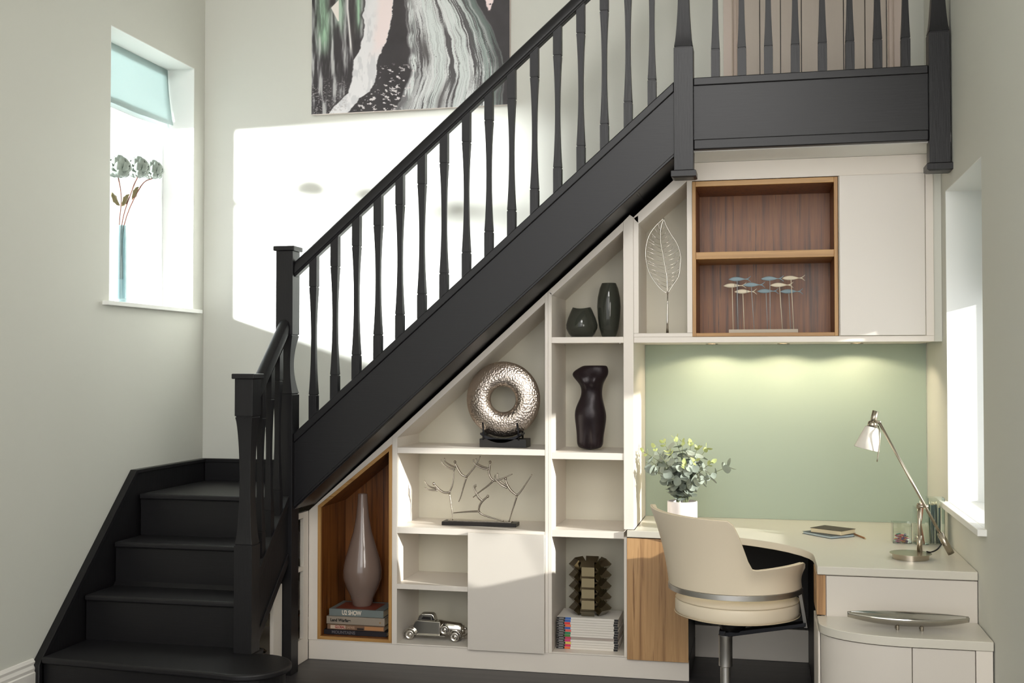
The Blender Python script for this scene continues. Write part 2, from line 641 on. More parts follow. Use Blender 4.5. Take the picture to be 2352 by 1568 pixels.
sp = [(-1.062, 0), (-1.062, 0.19), (-1.050, 0.205), (-0.235, 1.02), (BW - 0.002, 1.02), (BW - 0.002, 0.60), (-0.22, 0.62), (-0.75, 0.0)]
bm = bmesh.new()
prism(bm, sp, LW + 0.001, LW + 0.028, 'YZ')
build('string', bm, M['black'], stair, bevel=0.002)
# moulded capping on that string
cp = [(-1.070, 0), (-1.070, 0.19), (-1.055, 0.208), (-0.238, 1.024), (BW - 0.002, 1.024), (BW - 0.002, 1.004), (-0.229, 1.004), (-1.035, 0.2), (-1.048, 0.19), (-1.048, 0)]
bm = bmesh.new()
prism(bm, cp, LW + 0.001, LW + 0.041, 'YZ')
build('string_capping', bm, M['black'], stair, bevel=0.003)
# back wall string: level, then up the upper flight
bs = [(LW + 0.03, 0.86), (LW + 0.03, 1.02), (-0.12, 1.02), (0.05, 1.20), (2.0, 2.93), (2.0, 2.56), (0.3, 1.04), (0.05, 0.86)]
PR('string', bs, BW - 0.028, BW - 0.001, M['black_h'], stair)
PR('string_capping', [(LW + 0.03, 1.004), (LW + 0.03, 1.024), (-0.12, 1.024), (0.05, 1.204), (2.0, 2.934), (2.0, 2.912), (0.055, 1.182), (-0.112, 1.004)], BW - 0.040, BW - 0.001, M['black_h'], stair)

# open strings
def ot(y):
    return 0.668 + 0.90 * (y + 0.607)


def ob(y):
    return 0.286 + 0.92 * (y + 0.651)


bm = bmesh.new()
prism(bm, [(-0.708, ob(-0.708)), (-0.708, ot(-0.708)), (-0.335, ot(-0.335)), (-0.335, ob(-0.335))], -0.016, 0.026, 'YZ')
build('string', bm, M['black'], stair, bevel=0.002)
for f0, dz in ((lambda y: ot(y), -0.045), (lambda y: ob(y) + 0.05, -0.052)):
    bm = bmesh.new()
    prism(bm, [(-0.708, f0(-0.708) + dz), (-0.708, f0(-0.708) + 0.004), (-0.335, f0(-0.335) + 0.004), (-0.335, f0(-0.335) + dz)], -0.024, 0.034, 'YZ')
    build('string_moulding', bm, M['black'], stair, bevel=0.003)


def st(x):
    return 1.252 + 0.879 * (x - 0.07)


def sb(x):
    return 0.839 + 0.889 * (x - 0.056)


PR('string', [(0.047, sb(0.047) + 0.028), (0.047, st(0.047)), (1.999, st(1.999)), (1.999, sb(1.999) + 0.028)], -0.308, -0.272, M['black_h'], stair, bevel=0.002)
PR('string_moulding', [(0.047, st(0.047) - 0.045), (0.047, st(0.047) + 0.004), (1.999, st(1.999) + 0.004), (1.999, st(1.999) - 0.045)], -0.320, -0.260, M['black_h'], stair, bevel=0.006)
PR('string_moulding', [(0.047, sb(0.047) + 0.022), (0.047, sb(0.047) + 0.040), (1.999, sb(1.999) + 0.040), (1.999, sb(1.999) + 0.022)], -0.314, -0.268, M['black_h'], stair, bevel=0.004)


# underside boards
def so(x):
    return 0.853 + 0.90 * (x - 0.056)


PR('soffit_board', [(0.047, so(0.047)), (0.047, so(0.047) + 0.015), (1.998, so(1.998) + 0.015), (1.998, so(1.998))], -0.300, BW - 0.03, M['black_h'], stair, bevel=0)
bm = bmesh.new()
prism(bm, [(-0.70, 0.20), (-0.70, 0.22), (-0.34, 0.56), (-0.34, 0.54)], -0.888, -0.02, 'YZ')
build('soffit_board', bm, M['black_h'], stair)
B('soffit_board', -0.888, 0.045, -0.2, BW - 0.03, 0.84, 0.86, M['black_h'], stair, bevel=0)


def waist(z, za, zb, w0, w1, p=0.8):
    t = (z - za) / (zb - za)
    if t <= 0 or t >= 1:
        return w0
    return w0 - (w0 - w1) * (math.sin(PI * t) ** p)


def turned(bm, cx, cy, z0, z1, za, zb, w0, w1, n=20, shear=(0, 0, 0, 0), groove=0.002, p=0.8):
    """square post with a hollowed waist between za and zb and a saw-cut at each end of the waist;
    shear = slope of the bottom and top ends along x (first two) or y (last two)"""
    zsq = [z0, za - 0.0031, za - 0.003, za + 0.003, za + 0.0031]
    for k in range(1, n):
        zsq.append(za + (zb - za) * k / n)
    zsq += [zb - 0.0031, zb - 0.003, zb + 0.003, zb + 0.0031, z1]
    rows = []
    for i, z in enumerate(zsq):
        w = waist(z, za, zb, w0, w1, p) / 2
        if i in (2, 3, len(zsq) - 4, len(zsq) - 3):
            w = w0 / 2 - groove
        row = []
        for sx, sy in ((-1, -1), (1, -1), (1, 1), (-1, 1)):
            dz = 0
            if i == 0:
                dz = shear[0] * sx * w + shear[2] * sy * w
            if i == len(zsq) - 1:
                dz = shear[1] * sx * w + shear[3] * sy * w
            row.append(bm.verts.new((cx + sx * w, cy + sy * w, z + dz)))
        rows.append(row)
    for a, b in zip(rows[:-1], rows[1:]):
        for k in range(4):
            bm.faces.new((a[k], a[(k + 1) % 4], b[(k + 1) % 4], b[k]))
    bm.faces.new(list(reversed(rows[0])))
    bm.faces.new(rows[-1])


def newel(cx, cy, z0, z1, za, zb, w1, top_cap, bottom_cap, p=0.8):
    bm = bmesh.new()
    turned(bm, cx, cy, z0, z1, za, zb, 0.092, w1, n=24, p=p, groove=0.005)
    o = build('newel_post', bm, M['black'], stair, bevel=0.0015)
    if top_cap:
        B('newel_cap', cx - 0.058, cx + 0.058, cy - 0.058, cy + 0.058, z1, z1 + 0.025, M['black'], o, bevel=0.004)
    if bottom_cap:
        bm = bmesh.new()
        a, b = 0.047, 0.059
        rows = []
        for w, z in ((a, z0 + 0.006), (b, z0), (b, z0 - 0.026), (a, z0 - 0.032)):
            rows.append([bm.verts.new((cx + sx * w, cy + sy * w, z)) for sx, sy in ((-1, -1), (1, -1), (1, 1), (-1, 1))])
        for A_, B_ in zip(rows[:-1], rows[1:]):
            for k in range(4):
                bm.faces.new((A_[k], A_[(k + 1) % 4], B_[(k + 1) % 4], B_[k]))
        bm.faces.new(rows[0])
        bm.faces.new(rows[-1])
        build('newel_foot', bm, M['black'], o)
    return o


newel(0.003, -0.754, R, 1.522, 0.735, 1.342, 0.056, True, False, 0.55)
newel(0.001, -0.289, 0.0, 2.178, 1.439, 1.743, 0.050, True, False, 0.9)
newel(2.045, -0.289, 2.515, 4.05, 3.113, 3.80, 0.050, True, True, 0.6)
newel(3.203, -0.289, 2.505, 4.05, 3.113, 3.80, 0.050, True, True, 0.6)


# handrails
def rail(bm, p0, p1, w=0.062, h=0.062):
    """moulded rail between two end points given at the middle of its section; ends cut plumb"""
    sec = [(-0.5, -0.30), (-0.42, -0.36), (-0.36, -0.5), (0.36, -0.5), (0.42, -0.36), (0.5, -0.30), (0.5, 0.12), (0.40, 0.38), (0.18, 0.5), (-0.18, 0.5), (-0.40, 0.38), (-0.5, 0.12)]
    p0, p1 = Vector(p0), Vector(p1)
    dxy = Vector((p1.x - p0.x, p1.y - p0.y, 0)).normalized()
    side = Vector((dxy.y, -dxy.x, 0))
    slope = (p1.z - p0.z) / max(1e-6, math.hypot(p1.x - p0.x, p1.y - p0.y))
    k = math.sqrt(1 + slope * slope)
    A = [bm.verts.new(p0 + side * a * w + Vector((0, 0, b * h * k))) for a, b in sec]
    C_ = [bm.verts.new(p1 + side * a * w + Vector((0, 0, b * h * k))) for a, b in sec]
    n = len(sec)
    for i in range(n):
        bm.faces.new((A[i], A[(i + 1) % n], C_[(i + 1) % n], C_[i]))
    bm.faces.new(A)
    bm.faces.new(C_)


def hz(x):       # underside of the upper handrail
    return 2.069 + 0.872 * (x - 0.075)


bm = bmesh.new()
rail(bm, (0.047, -0.289, hz(0.047) + 0.040), (1.999, -0.289, hz(1.999) + 0.040))
build('handrail', bm, M['black_h'], stair, bevel=0.004)
bm = bmesh.new()
rail(bm, (0.002, -0.708, 1.425), (0.002, -0.335, 1.782))
build('handrail', bm, M['black'], stair, bevel=0.004)
bm = bmesh.new()
rail(bm, (2.091, -0.289, 3.86), (3.157, -0.289, 3.86))
build('handrail', bm, M['black_h'], stair, bevel=0.004)


def dup(o, loc, parent=None, name=None):
    c = o.copy()
    COL.objects.link(c)
    c.parent = parent if parent else o.parent
    c.location = loc
    return c


# upper flight spindles (shared mesh, ends cut to the pitch)
sl = 0.875
x0 = 0.147
bm = bmesh.new()
zb_, zt_ = st(x0), hz(x0) + 0.004
turned(bm, 0, 0, 0, zt_ - zb_, 0.115, zt_ - zb_ - 0.145, 0.041, 0.024, shear=(sl, sl, 0, 0), groove=0.0028, p=0.8)
sp0 = build('spindle', bm, M['black'], stair, local=True, bevel=0.0008)
sp0.location = Vector((x0, -0.289, zb_)) - org(stair)
for k in range(1, 16):
    x = x0 + 0.1163 * k
    dup(sp0, Vector((x, -0.289, st(x))) - org(stair))
# lower flight spindles
bm = bmesh.new()
y0 = -0.615
hl = lambda y: 1.425 + 0.957 * (y + 0.708) - 0.040
turned(bm, 0, 0, 0, hl(y0) - ot(y0), 0.115, hl(y0) - ot(y0) - 0.145, 0.041, 0.024, shear=(0, 0, 0.9, 0.957), groove=0.0028)
sp1 = build('spindle', bm, M['black'], stair, local=True, bevel=0.0008)
sp1.location = Vector((0.004, y0, ot(y0))) - org(stair)
for y in (-0.515, -0.415):
    dup(sp1, Vector((0.004, y, ot(y))) - org(stair))
# landing spindles
bm = bmesh.new()
turned(bm, 0, 0, 0, 3.835 - 2.962, 0.135, 0.74, 0.041, 0.024, groove=0.0028)
sp2 = build('spindle', bm, M['black'], stair, local=True, bevel=0.0008)
sp2.location = Vector((2.195, -0.289, 2.962)) - org(stair)
for k in range(1, 8):
    dup(sp2, Vector((2.195 + 0.1237 * k, -0.289, 2.962)) - org(stair))
# landing beam and its mouldings
B('landing_fascia', 2.091, 3.157, -0.312, -0.286, 2.64, 2.93, M['black_h'], stair, bevel=0.002)
B('base_rail', 2.091, 3.157, -0.322, -0.256, 2.925, 2.963, M['black_h'], stair, bevel=0.005)
B('fascia_moulding', 2.091, 3.157, -0.330, -0.286, 2.615, 2.665, M['black_h'], stair, bevel=0.007)

# ------------------------------------------------------------------ fitted furniture under the stairs
E3 = 0.018


def top(x):       # upper edge of the fitted units under the sloping stair
    return 0.805 + 0.866 * (x - 0.003) if x < 0.475 else 1.214 + 0.897 * (x - 0.475)


PL = 0.105
BT = 0.112      # top of the bottom boards
S_ = 0.002
plinth = tag(B('plinth', 0.001, 2.040, 0.004, 0.022, 0.001, PL - 0.001, M['lam']), 'long white plinth board along the floor under the stair shelving', 'plinth')

# --- oak lined niche cabinet at the low end
u = thing('niche_cabinet', 'white cabinet with an oak lined sloping niche beside the tall newel post', 'cabinet', (0.25, 0.2, PL))
PR('side_panel', [(0.001, PL), (0.054, PL), (0.054, top(0.054) - 0.002), (0.001, top(0.001) - 0.002)], 0.0, 0.40, M['lam'], u)
PR('top_panel', [(0.054, top(0.054) - 0.045 + 0.012), (0.054, top(0.054) - 0.002), (0.474, top(0.474) - 0.002), (0.474, 1.166)], 0.0, 0.40, M['lam'], u)


def wt(x):
    return 0.828 + 0.806 * (x - 0.054)


f = 0.017
PR('front_edge', [(0.054, 0.111), (0.054 + f, 0.111 + f), (0.054 + f, wt(0.054 + f) - 0.024), (0.054, wt(0.054))], -0.003, 0.010, M['oak'], u, bevel=0.001)
PR('front_edge', [(0.474, 0.111), (0.474, wt(0.474)), (0.474 - f, wt(0.474 - f) - 0.024), (0.474 - f, 0.111 + f)], -0.003, 0.010, M['oak'], u, bevel=0.001)
PR('front_edge', [(0.054, wt(0.054)), (0.054 + f, wt(0.054 + f) - 0.024), (0.474 - f, wt(0.474 - f) - 0.024), (0.474, wt(0.474))], -0.003, 0.010, M['oak_x'], u, bevel=0.001)
PR('front_edge', [(0.054, 0.111), (0.474, 0.111), (0.474 - f, 0.111 + f), (0.054 + f, 0.111 + f)], -0.003, 0.010, M['oak_x'], u, bevel=0.001)
PR('niche_side', [(0.054, 0.111), (0.054 + f, 0.111 + f), (0.054 + f, wt(0.054 + f) - 0.024), (0.054, wt(0.054))], 0.0105, 0.37, M['walnut'], u, bevel=0.001)
PR('niche_side', [(0.474, 0.111), (0.474, wt(0.474)), (0.474 - f, wt(0.474 - f) - 0.024), (0.474 - f, 0.111 + f)], 0.0105, 0.37, M['walnut'], u, bevel=0.001)
PR('niche_top', [(0.054, wt(0.054)), (0.054 + f, wt(0.054 + f) - 0.024), (0.474 - f, wt(0.474 - f) - 0.024), (0.474, wt(0.474))], 0.0105, 0.37, M['walnut'], u, bevel=0.001)
PR('niche_floor', [(0.054, 0.111), (0.474, 0.111), (0.474 - f, 0.111 + f), (0.054 + f, 0.111 + f)], 0.0105, 0.37, M['walnut'], u, bevel=0.001)
PR('back_panel', [(0.054, 0.111), (0.474, 0.111), (0.474, wt(0.474)), (0.054, wt(0.054))], 0.371, 0.385, M['walnut'], u, bevel=0)
B('base_board', 0.054, 0.474, 0.0, 0.40, PL, 0.1105, M['lam'], u, bevel=0)

# --- wide shelf unit
u = thing('shelf_unit', 'wide white shelf unit under the slope, with a plain door at its lower right', 'shelving', (0.9, 0.2, PL))
PR('side_panel', [(0.4745, PL), (0.503, PL), (0.503, top(0.503) - 0.03), (0.4745, top(0.4745) - 0.002)], 0.0, 0.40, M['lam'], u)
PR('side_panel', [(1.305, PL), (1.3215, PL), (1.3215, top(1.3215) - 0.002), (1.305, top(1.305) - 0.002)], 0.0, 0.40, M['lam'], u)
PR('top_panel', [(0.503, top(0.503) - 0.038), (0.4745, top(0.4745) - 0.002), (1.305, top(1.305) - 0.002), (1.305, top(1.305) - 0.046)], 0.0, 0.40, M['lam'], u)
B('base_board', 0.503, 1.305, 0.0, 0.39, PL, BT, M['lam'], u)
B('shelf', 0.503, 1.305, 0.001, 0.39, 1.119, 1.150, M['lam'], u)
B('shelf', 0.503, 1.305, 0.001, 0.39, 0.694, 0.727, M['lam'], u)
B('shelf', 0.503, 0.894, 0.001, 0.39, 0.399, 0.426, M['lam'], u)
B('divider', 0.894, 0.912, 0.001, 0.39, BT, 0.694, M['lam'], u)
PR('back_panel', [(0.503, BT), (1.305, BT), (1.305, top(1.305) - 0.046), (0.503, top(0.503) - 0.03)], 0.391, 0.402, M['lam_back'], u, bevel=0)
B('door', 0.897, 1.3045, -0.019, -0.001, 0.103, 0.712, M['lam_door'], u, bevel=0.001)

# --- narrow shelf unit
u = thing('shelf_unit', 'tall narrow white shelf column between the wide shelves and the desk', 'shelving', (1.53, 0.2, PL))
PR('side_panel', [(1.322, PL), (1.341, PL), (1.341, top(1.341) - 0.03), (1.322, top(1.322) - 0.002)], 0.0, 0.43, M['lam'], u)
PR('side_panel', [(1.714, PL), (1.7295, PL), (1.7295, 0.713), (1.714, 0.713)], 0.0, 0.43, M['lam'], u)
PR('side_panel', [(1.714, 0.752), (1.766, 0.752), (1.766, top(1.766) - 0.028), (1.748, top(1.748) + 0.001), (1.714, top(1.714) - 0.002)], -0.002, BW - 0.002, M['lam'], u)
PR('top_panel', [(1.341, top(1.341) - 0.042), (1.322, top(1.322) - 0.002), (1.714, top(1.714) - 0.002), (1.714, top(1.714) - 0.048)], 0.0, 0.43, M['lam'], u)
B('base_board', 1.341, 1.714, 0.0, 0.425, PL, BT, M['lam'], u)
for a, b in ((1.702, 1.733), (1.103, 1.138), (0.703, 0.739)):
    B('shelf', 1.341, 1.714, 0.001, 0.425, a, b, M['lam'], u)
PR('back_panel', [(1.341, BT), (1.714, BT), (1.714, top(1.714) - 0.048), (1.341, top(1.341) - 0.042)], 0.426, 0.437, M['lam_back'], u, bevel=0)
for x, z in ((1.352, 1.699), (1.703, 1.699)):
    L('shelf_pin', [(0, 0), (0.006, 0), (0.006, 0.0025), (0, 0.0025)], x + (0.008 if x < 1.5 else -0.008), 0.30 if x < 1.5 else 0.012, M['steel'], u, seg=10, z0=z)

# --- wall cabinet over the desk
u = thing('wall_cabinet', 'white wall cabinet over the desk with a leaf niche, oak open box and blank door', 'cabinet', (2.5, 0.25, 1.702))
B('bottom_panel', 1.767, 3.218, 0.0, BW - 0.002, 1.702, 1.7305, M['lam'], u)
B('niche_floor', 1.7665, 2.0635, 0.001, 0.39, 1.731, 1.7505, M['lam'], u)
PR('side_panel', [(1.7665, 1.751), (1.792, 1.751), (1.792, 2.307), (1.792, 2.355), (1.7665, 2.338)], 0.001, 0.40, M['lam'], u)
B('divider', 2.037, 2.0635, 0.001, 0.40, 1.751, 2.56, M['lam'], u)
PR('top_panel', [(1.7925, 2.310), (1.7665, 2.338), (1.7665, 2.345), (1.990, 2.545), (2.0365, 2.585), (2.0365, 2.518)], 0.001, 0.40, M['lam'], u)
PR('back_panel', [(1.767, 1.751), (2.063, 1.751), (2.063, 2.54), (1.767, 2.335)], 0.401, 0.41, M['lam_back'], u, bevel=0)
# oak box
X0, X1, Z0, Z1 = 2.064, 2.773, 1.7315, 2.515
for nm, a, b, c, d_, mm in (('box_side', X0, X0 + 0.018, Z0, Z1, 'oak'), ('box_side', X1 - 0.018, X1, Z0, Z1, 'oak'), ('box_floor', X0 + 0.018, X1 - 0.018, Z0, Z0 + 0.018, 'oak_x'), ('box_top', X0 + 0.018, X1 - 0.018, Z1 - 0.026, Z1, 'oak_x')):
    B('front_edge', a, b, -0.004, 0.010, c, d_, M[mm], u)
    B(nm, a, b, 0.0105, 0.36, c, d_, M['walnut'], u)
B('shelf', X0 + 0.018, X1 - 0.018, 0.004, 0.355, 2.122, 2.158, M['oak_x'], u)
B('back_panel', X0 + 0.018, X1 - 0.018, 0.361, 0.372, Z0, Z1, M['walnut'], u, bevel=0)
# right door, stile, filler over the boxes
B('door', 2.780, 3.176, -0.018, -0.001, 1.733, 2.517, M['lam_door'], u, bevel=0.001)
B('side_panel', 3.181, 3.218, 0.0, 0.40, 1.7305, 2.518, M['lam'], u)
B('wall_scribe', 3.2185, RW - 0.001, 0.015, 0.03, 1.702, 2.611, M['wall'], u, bevel=0)
B('cabinet_interior', 2.776, 3.180, 0.001, 0.35, 1.7315, 2.517, M['lam_back'], u, bevel=0)
PR('filler_panel', [(2.0365, 2.519), (3.218, 2.519), (3.218, 2.611), (2.063, 2.611), (2.0365, 2.588)], -0.001, 0.018, M['lam'], u)
for x in (2.145, 2.515, 2.885):
    dl = thing('downlight', 'small recessed downlight %s' % {2.145: 'under the wall cabinet, nearest the shelf column', 2.515: 'under the middle of the wall cabinet', 2.885: 'under the wall cabinet door, nearest the right wall'}[x], 'light', (x, 0.33, 1.70), 'downlights under the wall cabinet')
    L('bezel', [(0.020, 0.0), (0.032, 0.0), (0.032, -0.003), (0.022, -0.004), (0.020, 0.0)], x, 0.33, M['nickel'], dl, seg=24, z0=1.7015, cap=False)
    L('lens', [(0, -0.0005), (0.020, -0.0005), (0.020, 0.0), (0, 0.0)], x, 0.33, M['lampon'], dl, seg=20, z0=1.7012)
    lamp('SPOT', 'downlight_lamp', (x, 0.33, 1.693), (x, 0.38, 1.0), 3.8, (1.0, 0.84, 0.60), spot_size=rad(152), spot_blend=0.25, shadow_soft_size=0.01)

# --- base cabinet under the desk end, wood door
u = thing('base_cabinet', 'base cabinet with a striped wood door under the left end of the desk', 'cabinet', (1.88, 0.25, PL))
B('carcass', 1.7305, 2.0395, 0.003, 0.53, PL, 0.713, M['dark_lam'], u)
B('door', 1.7315, 2.039, -0.019, 0.002, 0.099, 0.711, M['zebra'], u, bevel=0.001)
B('end_board', 2.000, 2.0405, 0.023, 0.52, 0.001, PL - 0.001, M['dark_lam'], u)

# --- desk
desk = thing('desk', 'white L shaped corner worktop with a curved inner edge', 'desk', (2.6, 0.2, 0.75))
edge = [(1.7315, -0.022), (1.87, -0.030), (2.08, -0.058), (2.18, -0.085), (2.277, -0.129), (2.381, -0.200), (2.455, -0.262), (2.520, -0.335), (2.575, -0.420), (2.608, -0.495), (2.622, -0.56), (2.626, -0.64), (2.627, -0.88)]
bm = bmesh.new()
prism(bm, edge + [(RW - 0.002, -0.88), (RW - 0.002, BW - 0.002), (1.767, BW - 0.002), (1.767, -0.0025), (1.7315, -0.0025)], 0.716, 0.7505, 'XY')
build('worktop', bm, M['worktop'], desk, bevel=0.003)
B('niche_back', 1.768, RW - 0.003, BW - 0.0045, BW - 0.0015, 0.7515, 1.7005, M['sage'], desk, bevel=0)
# knee space lining, deep shade put into its dark colour; white board below it
lp = [(a, b + 0.34) for a, b in edge[2:7]] + [(2.60, -0.02), (2.64, -0.40)]
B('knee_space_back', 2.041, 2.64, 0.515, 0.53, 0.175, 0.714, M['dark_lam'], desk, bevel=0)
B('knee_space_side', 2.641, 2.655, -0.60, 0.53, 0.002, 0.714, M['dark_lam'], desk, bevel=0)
B('back_board', 2.041, 2.64, 0.505, 0.53, 0.001, 0.172, M['lam'], desk)

# --- pedestal at the right
u = thing('pedestal', 'white pedestal with a wood strip carrying the right arm of the desk', 'cabinet', (2.95, -0.4, 0))
B('carcass', 2.657, RW - 0.002, -0.855, 0.50, 0.001, 0.714, M['lam'], u)
B('front_panel', 2.664, RW - 0.003, -0.872, -0.856, 0.10, 0.711, M['lam_door'], u)
B('wood_strip', 2.624, 2.661, -0.868, -0.602, 0.547, 0.713, M['zebra'], u)

# --- low curved cabinet
u = thing('low_cabinet', 'low white cabinet with a curved corner door in front of the pedestal', 'cabinet', (2.95, -1.05, 0))


def cprof(off):
    pts = [(2.626 + off, -0.875), (2.626 + off, -1.0)]
    cx, cy, rx, ry = 2.96, -1.0, 0.334 - off, 0.205 - off
    for k in range(1, 37):
        a = PI + (PI / 2) * k / 36
        pts.append((cx + rx * math.cos(a), cy + ry * math.sin(a)))
    return pts


bm = bmesh.new()
prism(bm, cprof(0) + [(RW - 0.004, -1.205), (RW - 0.004, -0.875)], 0.510, 0.5455, 'XY')
build('cabinet_top', bm, M['worktop'], u, bevel=0.003)
bm = bmesh.new()
prism(bm, cprof(0.03) + [(RW - 0.006, -1.175), (RW - 0.006, -0.88)], 0.001, 0.5095, 'XY')
build('carcass', bm, M['lam_back'], u)
c1 = cprof(0.008)
c2 = list(reversed(cprof(0.027)))
bm = bmesh.new()
prism(bm, c1[1:] + c2[:-1], 0.09, 0.5065, 'XY')
build('door', bm, M['lam_door'], u)
B('door', 2.9635, 3.188, -1.197, -1.178, 0.09, 0.5065, M['lam_door'], u, bevel=0.001)
B('end_stile', 3.191, RW - 0.006, -1.199, -1.178, 0.001, 0.509, M['lam'], u)
B('side_panel', 2.6235, 2.6325, -0.998, -0.602, 0.001, 0.5095, M['lam'], u)

# --- return unit beside the newel, facing the room
u = thing('return_unit', 'white open bookcase turned sideways behind the tall newel post', 'shelving', (-0.2, -0.2, 0))


def rt(y):
    return ob(y) - 0.012


zc = 0.80
B('corner_stile', -0.02, 0.0, -0.068, -0.0005, 0.001, 0.80, M['lam'], u)
bm = bmesh.new()
prism(bm, [(-0.235, 0.767), (-0.068, 0.767), (-0.068, 0.80), (-0.235, 0.635 + 0.10)], -0.02, 0.0, 'YZ')
bm.free()
B('face_rail', -0.02, 0.0, -0.236, -0.068, 0.768, 0.80, M['lam'], u)
B('face_rail', -0.02, 0.0, -0.236, -0.068, 0.001, 0.126, M['lam'], u)
B('shelf', -0.40, 0.0, -0.236, -0.069, 0.488, 0.510, M['lam'], u)
B('middle_stile', -0.02, 0.0, -0.445, -0.341, 0.001, 0.47, M['lam'], u)
B('face_rail', -0.02, 0.0, -0.60, -0.445, 0.001, 0.095, M['lam'], u)
bm = bmesh.new()
prism(bm, [(-0.60, rt(-0.60) - 0.028), (-0.60, rt(-0.60)), (-0.445, rt(-0.445)), (-0.445, rt(-0.445) - 0.028)], -0.03, 0.0, 'YZ')
build('sloping_rail', bm, M['lam'], u)
B('base_board', -0.40, -0.021, -0.60, -0.341, 0.08, 0.094, M['lam'], u)
B('base_board', -0.40, -0.055, -0.340, 0.30, 0.08, 0.094, M['lam'], u)
B('base_board', -0.054, -0.021, -0.236, 0.30, 0.08, 0.094, M['lam'], u)
B('back_panel', -0.412, -0.401, -0.60, -0.16, 0.08, 0.30, M['lam_back'], u)
B('back_panel', -0.412, -0.401, -0.16, 0.30, 0.08, 0.80, M['lam_back'], u)
B('side_panel', -0.40, -0.0, 0.301, 0.315, 0.08, 0.80, M['lam_back'], u)
B('side_panel', -0.40, -0.021, -0.61, -0.601, 0.001, 0.295, M['lam'], u)
for i, (z, h, w) in enumerate(((0.512, 0.13, 0.13), (0.0, 0.0, 0))):
    pass


def photo_frame(x, y, z, h, w, lab):
    t = thing('picture_frame', lab, 'picture frame', (x, y, z))
    bm = bmesh.new()
    f_ = 0.012
    box(bm, x - w / 2, x - w / 2 + f_, y, y + 0.012, z, z + h)
    box(bm, x + w / 2 - f_, x + w / 2, y, y + 0.012, z, z + h)
    box(bm, x - w / 2 + f_, x + w / 2 - f_, y, y + 0.012, z, z + f_)
    box(bm, x - w / 2 + f_, x + w / 2 - f_, y, y + 0.012, z + h - f_, z + h)
    build('frame', bm, M['trim'], t)
    B('print', x - w / 2 + f_, x + w / 2 - f_, y + 0.004, y + 0.008, z + f_, z + h - f_, M['white_paper'], t, bevel=0)


photo_frame(-0.17, 0.15, 0.511, 0.15, 0.16, 'pale framed print on the upper shelf behind the newel post')
photo_frame(-0.17, 0.14, 0.2275, 0.16, 0.16, 'white framed print lower down behind the newel post')
B('shelf', -0.40, -0.024, 0.06, 0.30, 0.212, 0.2265, M['walnut'], u)
orn = thing('silver_bowl', 'small silver bowl low in the open bookcase seen under the lower flight', 'bowl', (-0.10, -0.31, 0.0945))
L('bowl_body', [(0, 0.0), (0.02, 0.0), (0.024, 0.004), (0.045, 0.018), (0.058, 0.036), (0.056, 0.037), (0.043, 0.021), (0.0, 0.008)], -0.12, -0.40, M['cast'], orn, seg=24, z0=0.0945)
L('lid', [(0.056, 0.036), (0.05, 0.044), (0.02, 0.050), (0.006, 0.052), (0.008, 0.058), (0, 0.062)], -0.12, -0.40, M['cast'], orn, seg=24, z0=0.0945)

# ------------------------------------------------------------------ painting
pt = thing('painting', 'large unframed abstract canvas in black, white and pale green on the stairwell wall', 'painting', (0.39, BW, 3.085))
PX0, PX1, PZ0, PZ1 = -0.215, 0.997, 3.085, 3.955
B('canvas', PX0, PX1, BW - 0.036, BW - 0.001, PZ0, PZ1, flat('canvas_edge', (226, 214, 208), 0.7), pt)
NX, NZ = 420, 300
gx = np.linspace(0, 1, NX)
gz = np.linspace(0, 1, NZ)
A_, Bv = np.meshgrid(gx, gz)


def vnoise(u, v, seed):
    """value noise"""
    rng = np.random.RandomState(seed)
    tab = rng.rand(257, 257)
    ui = np.floor(u).astype(int)
    vi = np.floor(v).astype(int)
    fu = u - ui
    fv = v - vi
    fu = fu * fu * (3 - 2 * fu)
    fv = fv * fv * (3 - 2 * fv)
    g = lambda a, b: tab[a % 257, b % 257]
    return (g(ui, vi) * (1 - fu) * (1 - fv) + g(ui + 1, vi) * fu * (1 - fv) + g(ui, vi + 1) * (1 - fu) * fv + g(ui + 1, vi + 1) * fu * fv)


def fbm(u, v, seed, o=4):
    s = 0
    a = 0.5
    for k in range(o):
        s = s + a * vnoise(u * 2 ** k, v * 2 ** k, seed + k)
        a *= 0.5
    return s / 0.9375


def curve(b, pts):
    bb = [p[1] for p in pts][::-1]
    aa = [p[0] for p in pts][::-1]
    return np.interp(b, bb, aa)


def ss(x, a, b):
    t = np.clip((x - a) / (b - a), 0, 1)
    return t * t * (3 - 2 * t)


bq = np.clip(Bv / 0.79, 0, 1.3)
jit = (fbm(A_ * 12, bq * 12, 3) - 0.5) * 0.035
jf = (fbm(A_ * 60, bq * 60, 9) - 0.5) * 0.012
Rr = curve(bq, [(0.43, 1.3), (0.42, 1.0), (0.41, 0.8), (0.405, 0.7), (0.385, 0.6), (0.345, 0.46), (0.338, 0.40), (0.33, 0.25), (0.30, 0.17), (0.25, 0.12), (0.19, 0.0)]) + jf + jit * 0.4
Ll = curve(bq, [(0.27, 1.3), (0.27, 1.0), (0.27, 0.75), (0.255, 0.55), (0.215, 0.45), (0.21, 0.3), (0.19, 0.17), (0.13, 0.08), (0.085, 0.0)]) + jit * 0.8
Mm = curve(bq, [(0.47, 1.3), (0.475, 1.0), (0.49, 0.6), (0.50, 0.4), (0.50, 0.28), (0.46, 0.12), (0.43, 0.0)]) + jit * 0.7
Nn = curve(bq, [(0.72, 1.3), (0.80, 1.0), (0.87, 0.8), (0.93, 0.6), (0.97, 0.4), (0.975, 0.2), (0.97, 0.0)]) + jit * 0.4
q = (A_ - Mm) / (Nn - Mm)
C3 = lambda r, g, b: np.array([r, g, b]) / 255.0
img = np.ones(A_.shape + (3,)) * C3(62, 58, 60)
img += ((fbm(A_ * 9, bq * 5, 21) - 0.5) * 0.10)[..., None]


